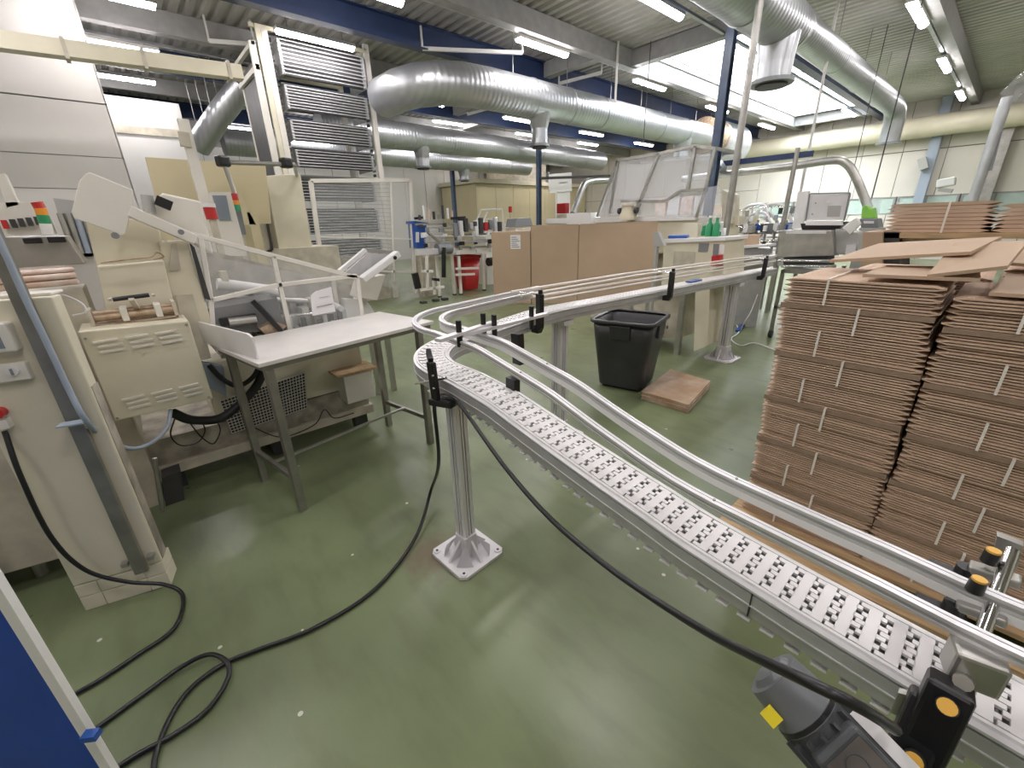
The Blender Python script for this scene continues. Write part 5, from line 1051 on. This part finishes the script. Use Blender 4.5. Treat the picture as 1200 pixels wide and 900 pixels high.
# ================================================================ stainless machine on the wheeled trolley
tl = thing('trolley', 'steel tube trolley on black castors beyond the far conveyor', 'trolley', (-1.95, 6.6, 0))
TY = 6.3
ta, tb2 = V(*(-1.844, 6.300, 0.881)), V(*(-1.323, 6.300, 0.932))
for q in (ta, tb2):
    for dy in (0, .55): MB().box(q.x-.02, q.x+.02, TY+dy, TY+dy+.04, .10, q.z).build('leg', 'legsteel', tl); MB().cyl((q.x-.02, TY+dy+.02, .05), (q.x+.02, TY+dy+.02, .05), .05, 14).build('castor', 'black', tl)
for dy in (0, .55): MB().bar((ta.x, TY+dy+.02, ta.z), (tb2.x, TY+dy+.02, ta.z), .04).build('top_tube', 'steel', tl); MB().bar((ta.x, TY+dy+.02, .42), (tb2.x, TY+dy+.02, .42), .03).build('lower_tube', 'steel', tl)
for q in (ta, tb2): MB().bar((q.x, TY, ta.z), (q.x, TY+.6, ta.z), .04).build('top_tube', 'steel', tl); MB().bar((q.x, TY, .42), (q.x, TY+.6, .42), .03).build('lower_tube', 'steel', tl)
MB().box(ta.x, tb2.x, TY, TY+.6, ta.z+.02, ta.z+.03).build('shelf', 'alud', tl)
sm_ = thing('coding_machine', 'grey steel coding machine with upright control panel on the trolley', 'machine', (ta.x, TY, ta.z+.03))
zt_ = ta.z+.03
MB().prism([(-1.974, 6.300, 1.379), (-1.415, 6.300, 1.375), (-1.330, 6.300, 1.089), (-1.944, 6.300, 1.047)], (0, .4, 0)).build('body', 'steel', sm_, bevel=.01)
MB().prism([(-1.880, 6.350, 1.045), (-1.407, 6.350, 1.073), (-1.384, 6.350, 0.965), (-1.859, 6.350, 0.929)], (0, .3, 0)).build('base', 'dark', sm_)
MB().prism([(-1.889, 6.280, 1.369), (-1.467, 6.280, 1.367), (-1.461, 6.280, 1.338), (-1.884, 6.280, 1.338)], (0, .01, 0)).build('front_lip', 'alu', sm_)
for (pa, pb) in (((-1.903, 6.250, 1.020), (-1.333, 6.250, 1.034)), ((-1.860, 6.250, 0.948), (-1.279, 6.250, 0.978))): MB().cyl(pa, pb, .018, 10).build('rail_tube', 'chrome', sm_)
cp = MB().prism([(-1.750, 6.450, 1.784), (-1.358, 6.450, 1.769), (-1.354, 6.450, 1.484), (-1.747, 6.450, 1.493)], (0, .08, 0)).build('control_panel', 'alu', sm_, bevel=.005)
for (a_, b_) in (((-1.758, 6.440, 1.794), (-1.743, 6.440, 1.483)), ((-1.358, 6.440, 1.778), (-1.350, 6.440, 1.475)), ((-1.749, 6.440, 1.793), (-1.358, 6.440, 1.778))): MB().bar(a_, b_, .015, .012, (0, 1, 0)).build('panel_edge', 'gray', cp)
MB().prism([(-1.547, 6.445, 1.650), (-1.412, 6.445, 1.644), (-1.403, 6.445, 1.523), (-1.530, 6.445, 1.526)], (0, .004, 0)).build('keypad', 'hosegrey', cp); MB().cyl((-1.549, 6.450, 1.697), (-1.542, 6.420, 1.697), .022, 12).build('button', 'paper', cp)
for q in ((-1.677, 6.450, 1.685), (-1.688, 6.450, 1.560)): MB().cyl(q, V(*q)+V(0, -.01, 0), .008, 8).build('screw', 'gray', cp)
MB().prism([(-1.737, 6.420, 1.483), (-1.371, 6.420, 1.475), (-1.361, 6.420, 1.428), (-1.728, 6.420, 1.433)], (0, .1, 0)).build('panel_foot', 'paper', sm_); MB().prism([(-1.809, 6.500, 1.453), (-1.336, 6.500, 1.464), (-1.417, 6.500, 1.369), (-1.775, 6.500, 1.372)], (0, .15, 0)).build('black_mount', 'black', sm_)
MB().prism([(-1.315, 6.300, 1.412), (-1.217, 6.300, 1.510), (-1.157, 6.300, 1.446), (-1.233, 6.300, 1.328)], (0, .05, 0)).build('tilted_box', 'white', sm_, bevel=.005)
MB().prism([(-1.416, 6.400, 1.391), (-1.187, 6.400, 1.352), (-1.106, 6.400, 1.090), (-1.355, 6.400, 1.101)], (0, .3, 0)).build('side_body', 'hosegrey', sm_, bevel=.02)
MB().prism([(-1.242, 6.300, 1.216), (-1.156, 6.300, 1.226), (-1.144, 6.300, 1.096), (-1.230, 6.300, 1.083)], (0, .05, 0)).build('meter_box', 'alu', sm_)
MB().prism([(-2.026, 6.900, 1.841), (-1.900, 6.900, 1.843), (-1.888, 6.900, 1.382), (-2.009, 6.900, 1.383)], (0, .05, 0)).build('white_post', 'white', sm_)
# bag and dark crate right of it
bg = thing('bag_on_crate', 'dark crate with lime green cloth and clear bag beyond the flat cartons', 'crate', (-1.300, 7.200, 1.369))
MB().prism([(-1.353, 7.200, 1.493), (-1.172, 7.200, 1.489), (-1.130, 7.200, 1.377), (-1.311, 7.200, 1.379)], (0, .3, 0)).build('crate', 'gray', bg, bevel=.01); MB().prism([(-1.301, 7.190, 1.461), (-1.197, 7.190, 1.459), (-1.191, 7.190, 1.429), (-1.294, 7.190, 1.431)], (0, .01, 0)).build('crate_label', 'paper', bg)
MB().prism([(-1.363, 7.250, 1.615), (-1.328, 7.250, 1.654), (-1.273, 7.250, 1.602), (-1.243, 7.250, 1.621), (-1.197, 7.250, 1.489), (-1.345, 7.250, 1.492)], (0, .15, 0)).build('green_cloth', 'lime', bg, bevel=.01)
MB().prism([(-1.391, 7.300, 1.738), (-1.219, 7.300, 1.739), (-1.193, 7.300, 1.548), (-1.341, 7.300, 1.553)], (0, .1, 0)).build('clear_bag', 'hazy', bg)
MB().prism([V(*(-1.329, 7.200, 1.379)), V(*(-1.113, 7.200, 1.377)), V(V(*(-1.113, 7.200, 1.377)).x, 7.2, 0), V(V(*(-1.329, 7.200, 1.379)).x, 7.2, 0)], (0, .35, 0)).build('stand', 'hosegrey', bg)
# ================================================================ bench with more flat cartons behind the stacks
bn2 = thing('packing_bench', 'brown topped packing bench behind the flat carton stacks', 'bench', (0, 3.9, 0))
q = V(*(-0.558, 3.600, 1.433)); bz = q.z
MB().box(q.x, 1.4, 3.6, 4.4, bz-.03, bz).build('bench_top', 'wood', bn2)
for x in (q.x+.03, .5, 1.3):
    for y in (3.63, 4.33): MB().box(x, x+.05, y, y+.05, 0, bz-.03).build('leg', 'steel', bn2)
bx = thing('open_carton', 'brown open carton standing under the packing bench at its left end', 'box', (q.x, 3.7, .8))
ql, qr = V(*(-0.651, 3.650, 1.421)), V(*(-0.555, 3.650, 1.421))
MB().prism([(-0.632, 3.550, 1.440), (-0.535, 3.550, 1.440), (-0.468, 3.550, 1.144), (-0.579, 3.550, 1.136)], (0, .5, 0)).build('box_side', 'cardbox', bx); MB().prism([(-0.543, 3.600, 1.438), (-0.461, 3.600, 1.438), (-0.393, 3.600, 1.145), (-0.475, 3.600, 1.139)], (0, .4, 0)).build('dark_inside', 'dark', bx)
tag(MB().prism([(-0.463, 3.700, 1.425), (-0.183, 3.700, 1.424), (-0.162, 3.700, 1.339), (-0.439, 3.700, 1.322)], (0, .45, 0)).build('cream_carton', 'cream', o=(-0.439, 3.700, 1.322)), 'pale cream carton under the packing bench', 'box')
tag(MB().box(ql.x-.02, 1.3, 3.75, 4.3, .10, bz-.36).build('lower_carton', 'cardbox', o=(0, 3.75, .1), bevel=.01), 'large carton filling the space below the packing bench', 'box')
for i, (pa, pb, lb) in enumerate((((-0.550, 3.650, 1.437), (-0.083, 3.650, 1.435), 'left bundle of flat cartons on the packing bench, tied with a white strap'), ((-0.073, 3.650, 1.435), (0.159, 3.650, 1.434), 'right bundle of flat cartons on the packing bench, cut off by the frame'))):
    pa, pb = V(*pa), V(*pb); t = thing('carton_bundle', lb, 'carton bundle', (pa.x, 3.65, bz), 'flat cartons on the packing bench')
    n = 8 if i == 0 else 7; hh = .021
    for k in range(n):
        w_ = pb.x-pa.x; prof = [(0, .010), (.04, 0), (w_-.04, 0), (w_, .010), (w_-.04, .019), (.04, .019)]
        dx = random.uniform(-.01, .01)
        MB().prism([V(pa.x+dx+x, 3.65, bz+.001+k*hh+z) for x, z in prof], (0, .6, 0)).build('carton', 'card' if k < n-1 else 'cardbox', t)
    if i == 0: xx = pa.x+.58*(pb.x-pa.x); MB().box(xx-.005, xx+.005, 3.63, 3.634, bz, bz+n*hh+.004).build('strap', 'strap', t)
# ================================================================ rod racks and bottle lines between column and trolley
rk_ = thing('bottle_line', 'steel bottling line with hooped guard rails left of the control panel', 'machine', (-3.008, 8.400, 0.892))
for k, (pts) in enumerate(([(-3.233, 8.300, 1.442), (-3.201, 8.300, 1.678), (-3.058, 8.300, 1.740), (-2.878, 8.300, 1.705), (-2.790, 8.300, 1.434)], [(-2.987, 8.500, 1.628), (-2.911, 8.500, 1.734), (-2.712, 8.500, 1.725), (-2.554, 8.500, 1.560), (-2.440, 8.500, 1.291)], [(-3.153, 8.200, 1.189), (-3.084, 8.200, 1.538), (-2.824, 8.200, 1.597), (-2.661, 8.200, 1.261)], [(-2.910, 8.400, 1.694), (-2.665, 8.400, 1.430), (-2.479, 8.400, 1.118)])):
    MB().tube(smooth(pts, 5), .025, 8).build('hoop', 'wallw' if k % 2 else 'alu', rk_)
for k in range(7):
    a_ = lerp((-3.258, 8.300, 1.414), (-3.183, 8.300, 0.952), k/6); b_ = lerp((-2.469, 8.300, 1.429), (-2.394, 8.300, 1.029), k/6); MB().cyl(a_, b_, .016, 6).build('side_rail', ['alu', 'chrome', 'gray'][k % 3], rk_)
for k in range(6):
    a_ = lerp((-3.223, 8.250, 1.499), (-2.501, 8.250, 1.483), k/5); MB().cyl(a_, (a_.x, a_.y, 0), .02, 8).build('stand_tube', 'steel', rk_)
for k in range(9):
    a_ = lerp((-3.181, 8.200, 1.359), (-2.430, 8.200, 1.378), k/8); MB().box(a_.x-.04, a_.x+.05, 8.15, 8.25, a_.z-.04-.03*(k % 3), a_.z+.07).build('head_unit', ['gray', 'white', 'alud', 'bluep', 'dark'][k % 5], rk_, bevel=.01)
for k in range(40):
    px = (k*29 % 62)/62; zz = (k*17 % 9)
    a_ = lerp((-3.232, 8.150, 1.445), (-2.398, 8.150, 1.482), px)+V(0, -.03*(k % 4), .22-.085*zz)
    if k % 3 == 0: MB().cyl(a_, a_+V(.16, 0, .02*(k % 5-2)), .012, 6).build('thin_rod', ['chrome', 'alu', 'gray'][k % 3], rk_)
    else: MB().box(a_.x, a_.x+.05, a_.y-.03, a_.y+.03, a_.z-.03, a_.z+.025+.02*(k % 3)).build('fitting', ['white', 'dark', 'alu', 'gray', 'hose', 'steel', 'white'][k % 7], rk_, bevel=.005)
MB().prism([(-3.279, 8.000, 0.836), (-2.296, 8.000, 0.983), (-2.264, 8.000, 0.812), (-3.250, 8.000, 0.646)], (0, .5, 0)).build('line_bed', 'alud', rk_)
for i, (pa, lb) in enumerate((((-2.501, 6.900, 1.189), 'small brown carton beside the bottling line, left of the trolley'),)):
    pa = V(*pa); t = thing('small_carton', lb, 'box', tuple(pa)); MB().rbox(pa-V(0, 0, .06), .20, .20, .17, 20).build('box_body', 'cardbox', t); MB().rbox(pa+V(-.02, 0, .11), .28, .10, .01, 20).build('flap', 'card', t)
    MB().rbox(V(pa.x, pa.y, 0), .5, .4, pa.z-.06, 20).build('stand', 'alud', t)
for k, (pa, pb) in enumerate((((-2.713, 6.700, 1.135), (-2.150, 6.700, 1.181)), ((-2.634, 6.700, 1.017), (-2.092, 6.700, 1.036)), ((-2.733, 6.700, 0.866), (-2.112, 6.700, 0.967)))):
    tag(MB().bar(pa, pb, .30, .03).build('steel_tray', 'white', o=pa), ['upper white tray at the end of the far conveyor', 'middle white tray at the end of the far conveyor', 'lower white tray at the end of the far conveyor'][k], 'tray')
cable('floor_cable', [(-2.708, 7.208, 0.012), (-2.264, 6.356, 0.012), (-2.168, 5.861, 0.012), (-1.946, 5.605, 0.012), (-1.878, 5.836, 0.012), (-1.612, 5.706, 0.012), (-1.364, 5.501, 0.012)], .008, 'paper', 'thin pale cable looping on the floor at the foot of the far post')
cable('hanging_lead', [(-1.987, 6.000, 0.609), (-1.998, 5.900, 0.400), (-2.022, 5.800, 0.267), (-2.247, 6.372, 0.012)], .006, 'paper', 'thin pale lead with a blue plug beyond the far post')
tag(MB().bar((-2.269, 6.307, 0.020), (-2.354, 6.737, 0.020), .05, .03).build('blue_plug', 'bluep', o=(-1.966, 5.500, 0.262)), 'blue plug on the pale lead by the far post', 'plug')
# ================================================================ machinery in the left middle distance (in the plane of the cage foot)
ml = thing('label_line', 'steel labelling line with many small rails in front of the yellow room', 'machine', (-8.3, 6.0, 0))
LX = -8.4
MB().bar((-8.400, 4.756, 1.583), (-8.400, 7.058, 1.555), .05, .04).build('top_rail', 'steel', ml)
for k, (ya, yb) in enumerate(((268, 267), (275, 273), (282, 280), (289, 287))):
    a_ = lerp((-8.400, 5.673, 1.474), (-8.400, 5.636, 1.074), k/3); b_ = lerp((-8.400, 7.192, 1.473), (-8.400, 7.172, 1.032), k/3); MB().bar(a_, b_, .03, .04).build('line_rail', ['alu', 'gray', 'alud', 'steel'][k], ml)
MB().prism([(-8.400, 5.636, 1.074), (-8.400, 6.759, 1.034), (-8.400, 6.750, 0.874), (-8.400, 5.622, 0.926)], (-.5, 0, 0)).build('line_bed', 'cream2', ml)
for k in range(10):
    a_ = lerp((-8.300, 5.657, 1.545), (-8.300, 6.947, 1.555), k/9); MB().box(a_.x, a_.x+.08, a_.y-.04, a_.y+.05, a_.z-.25+.05*(k % 4), a_.z+.04+.05*(k % 3)).build('head_unit', ['gray', 'alu', 'dark', 'alud', 'white', 'dark', 'red'][k % 7], ml, bevel=.008)
for k in range(8):
    a_ = lerp((-8.500, 4.925, 1.667), (-8.500, 5.760, 1.690), k/7); MB().cyl(a_, a_+V(0, 0, .10+.06*((k*3) % 4)), .03, 8).build('spindle', ['dark', 'white', 'shrink', 'dark', 'steel'][k % 5], ml); 
for (pa, pb) in (((-8.400, 5.622, 0.926), (-8.400, 5.539, 0.026)), ((-8.400, 6.512, 0.889), (-8.400, 6.449, -0.087)), ((-8.300, 5.738, 0.884), (-8.300, 5.733, -0.028)), ((-8.400, 5.210, 0.915), (-8.400, 5.126, 0.116))):
    pa, pb = V(*pa), V(*pb); MB().box(pa.x-.05, pa.x, pa.y-.03, pa.y+.03, .03, pa.z).build('leg', 'cream2', ml); MB().cyl((pa.x-.025, pa.y, 0), (pa.x-.025, pa.y, .03), .05, 10).build('foot', 'dark', ml)
MB().bar((-8.300, 4.948, 1.442), (-8.300, 5.263, 1.185), .06, .04).build('strut', 'steel', ml); MB().cyl((-8.200, 5.278, 1.097), (-8.200, 5.215, 0.464), .05, 12).build('piston', 'black', ml); MB().cyl((-8.300, 5.163, 1.065), (-8.300, 5.521, 1.064), .12, 14).build('motor', 'gray', ml); MB().cyl((-8.200, 6.499, 0.699), (-8.200, 6.712, 0.704), .10, 14).build('motor', 'black', ml)
for (ya,) in ((314,), (322,)):
    pass
MB().bar((-8.250, 5.585, 0.615), (-8.250, 6.220, 0.581), .05, .05).build('cross_bar', 'cream2', ml); MB().bar((-8.250, 5.573, 0.483), (-8.250, 6.109, 0.452), .05, .05).build('cross_bar', 'cream2', ml)
MB().bar((-8.300, 4.631, 1.026), (-8.300, 5.610, 1.022), .10, .12).build('conveyor_arm', 'alu', ml)
for k in range(34):
    px = 492+(k*37 % 92); zz = (k*13 % 7)
    a_ = lerp((-8.350, 4.830, 1.598), (-8.350, 7.045, 1.593), (px-492)/94)+V(.04*(k % 3), 0, -.05-.10*zz)
    MB().box(a_.x, a_.x+.06, a_.y-.03-.05*(k % 2), a_.y+.04, a_.z-.03, a_.z+.03+.02*(k % 3)).build('fitting', ['dark', 'alu', 'steel', 'black', 'alud', 'white', 'gray'][k % 7], ml, bevel=.006)
for (ya, yb, m_) in ((266, 265, 'hosegrey'), (270, 269, 'alu'), (277, 276, 'alu'), (284, 283, 'hosegrey')):
    a_ = lerp((-8.300, 4.958, 1.527), (-8.300, 4.923, 1.219), (ya-266)/18); b_ = lerp((-8.300, 6.998, 1.496), (-8.300, 6.981, 1.144), (yb-265)/18); MB().cyl(a_, b_, .014, 8).build('guide_tube', m_, ml)
MB().bar((-8.400, 5.670, 1.689), (-8.400, 6.045, 1.702), .06, .06).build('black_head', 'black', ml); MB().cyl((-8.400, 5.950, 1.704), (-8.400, 5.934, 1.522), .09, 12).build('black_head', 'black', ml); MB().bar((-8.600, 4.863, 1.704), (-8.600, 5.052, 1.719), .06, .05).build('black_head', 'black', ml)
wdr = thing('white_door_unit', 'white panel with small text above a white door post, right of the rear blue column', 'door', (-13.000, 14.525, 1.897))
MB().prism([(-13.000, 13.715, 3.372), (-13.000, 15.020, 3.497), (-13.000, 15.047, 2.776), (-13.000, 13.722, 2.680)], (-.1, 0, 0)).build('sign_panel', 'white', wdr); MB().prism([(-13.050, 14.187, 2.758), (-13.050, 14.993, 2.811), (-13.050, 15.040, 1.477), (-13.050, 14.210, 1.494)], (-.1, 0, 0)).build('door_post', 'white', wdr)
MB().bar((-12.980, 14.209, 3.076), (-12.980, 14.738, 3.127), .06, .01).build('text_bar', 'ink', wdr)
q = V(*(-13.050, 14.592, 1.486)); MB().box(q.x-.1, q.x, q.y-.3, q.y+.3, 0, q.z+.02).build('lower_post', 'white', wdr)
gl = thing('wire_guard', 'white wire hood in front of the yellow room', 'guard', (-9.200, 7.013, 1.569))
for (a_, b_) in (((-9.200, 6.930, 1.571), (-9.200, 7.145, 1.894)), ((-9.200, 7.145, 1.894), (-9.200, 7.836, 1.915)), ((-9.200, 7.836, 1.915), (-9.200, 7.880, 1.552)), ((-9.000, 7.023, 1.566), (-9.000, 7.179, 1.846))): MB().cyl(a_, b_, .02, 8).build('wire', 'white', gl)
MB().prism([(-9.200, 7.182, 1.608), (-9.200, 7.303, 1.730), (-9.200, 7.708, 1.726), (-9.200, 7.761, 1.576)], (-.3, 0, 0)).build('clear_bowl', 'glassy', gl)
MB().box(-9.6, -9.15, 7.2, 8.0, 0, 1.55).build('stand', 'cream2', gl)
sp_ = thing('signal_pole', 'red topped signal pole behind the low carton', 'signal light', (-8.600, 7.589, 1.342))
q = V(*(-8.600, 7.589, 1.342)); MB().cyl((q.x, q.y, 0), (-8.600, 7.607, 1.831), .025, 8).build('pole', 'oldcream', sp_); MB().cyl((-8.600, 7.606, 1.811), (-8.600, 7.611, 1.951), .045, 10).build('lens', 'red', sp_)
bb_ = thing('blue_bin', 'blue plastic bin with white label at the left of the labelling line', 'bin', (-8.700, 5.036, 1.081))
MB().prism([(-8.700, 4.927, 1.602), (-8.700, 5.203, 1.579), (-8.700, 5.123, 1.077), (-8.700, 4.907, 1.088)], (-.35, 0, 0)).build('body', 'bluep', bb_, bevel=.01); MB().prism([(-8.680, 4.902, 1.654), (-8.680, 5.238, 1.613), (-8.680, 5.232, 1.560), (-8.680, 4.895, 1.602)], (-.4, 0, 0)).build('rim', 'bluep', bb_); MB().prism([(-8.680, 4.895, 1.428), (-8.680, 4.979, 1.425), (-8.680, 4.954, 1.212), (-8.680, 4.869, 1.216)], (.005, 0, 0)).build('label', 'paper', bb_)
MB().box(-9.0, -8.75, 5.0, 5.4, 0, 1.05).build('bin_stand', 'oldcream', bb_)
rb = thing('red_bin', 'red tapered bin standing under the labelling line', 'bin', (-8.7, 6.2, 0))
rc = V(*(-8.900, 6.353, 0.091)); bc2 = (rc.x, rc.y)
loft([rr(bc2, .20, .02, .2, 3, 0), rr(bc2, .27, .80, .2, 3, 0), rr(bc2, .26, .80, .2, 3, 0), rr(bc2, .19, .05, .2, 3, 0)]).build('body', 'red', rb); loft([rr(bc2, .27, .77, .2, 3, 0), rr(bc2, .30, .78, .2, 3, 0), rr(bc2, .30, .83, .2, 3, 0), rr(bc2, .27, .84, .2, 3, 0)], cap0=False).build('rim', 'red', rb)
st2 = thing('wheeled_frame', 'low cream wheeled frame with black feet right of the cage', 'frame', (-8.000, 4.739, 0.256))
for (a_, b_) in (((-8.000, 4.557, 0.664), (-8.000, 4.824, 0.641)), ((-8.000, 4.714, 0.962), (-8.000, 4.660, 0.301)), ((-8.000, 4.472, 0.287), (-8.000, 5.068, 0.291)), ((-8.000, 4.831, 0.516), (-8.000, 4.814, 0.155))): MB().bar(a_, b_, .05, .05, (1, 0, 0)).build('tube', 'cream2', st2)
MB().bar((-8.000, 4.394, 0.644), (-8.000, 4.436, 0.326), .12, .08, (1, 0, 0)).build('black_leg', 'black', st2); MB().bar((-7.900, 4.746, 0.496), (-7.900, 4.891, 0.463), .08, .06).build('black_block', 'black', st2)
for q in ((-8.000, 4.529, 0.245), (-8.000, 4.835, 0.153), (-8.000, 5.066, 0.273)): q = V(*q); MB().box(q.x-.06, q.x+.06, q.y-.06, q.y+.06, 0, .05).build('foot', 'dark', st2)
for i, (P, m_, nm, lb, c_) in enumerate((
    ([(-7.600, 6.925, 1.653), (-7.600, 7.360, 1.666), (-7.600, 7.442, 1.477), (-7.600, 6.867, 1.472)], 'gray', 'grey_printer', 'grey printer above the low labelled carton', 'printer'),
    ([(-6.965, 7.900, 1.735), (-6.270, 7.900, 1.730), (-6.258, 7.900, 1.484), (-6.959, 7.900, 1.495)], 'white', 'white_box', 'white box on the cream machine beside the rear blue column', 'box'),
    ([(-9.500, 10.686, 2.099), (-9.500, 10.887, 2.101), (-9.500, 10.897, 1.802), (-9.500, 10.695, 1.803)], 'red', 'fire_extinguisher_box', 'red box on the white door post far behind', 'box'),
    ([(-6.781, 14.000, 1.945), (-6.087, 14.000, 1.913), (-6.058, 14.000, 1.378), (-6.761, 14.000, 1.390)], 'cardbox', 'far_carton', 'brown carton far behind, right of the blue column', 'box'))):
    d_ = V(-.35, 0, 0) if i in (0, 2) else V(0, .35, 0)
    zmin = min(q[2] for q in P); o_ = MB().prism(P, d_); c0q = V(*P[3])
    r_ = thing(nm, lb, c_, tuple(c0q)); o_.build('box_body', m_, r_, bevel=.008)
    if i != 1: MB().prism([V(P[3][0], P[3][1], 0), V(P[2][0], P[2][1], 0), V(*P[2])-V(0, 0, .02), V(*P[3])-V(0, 0, .02)], d_).build('stand', 'oldcream', r_)
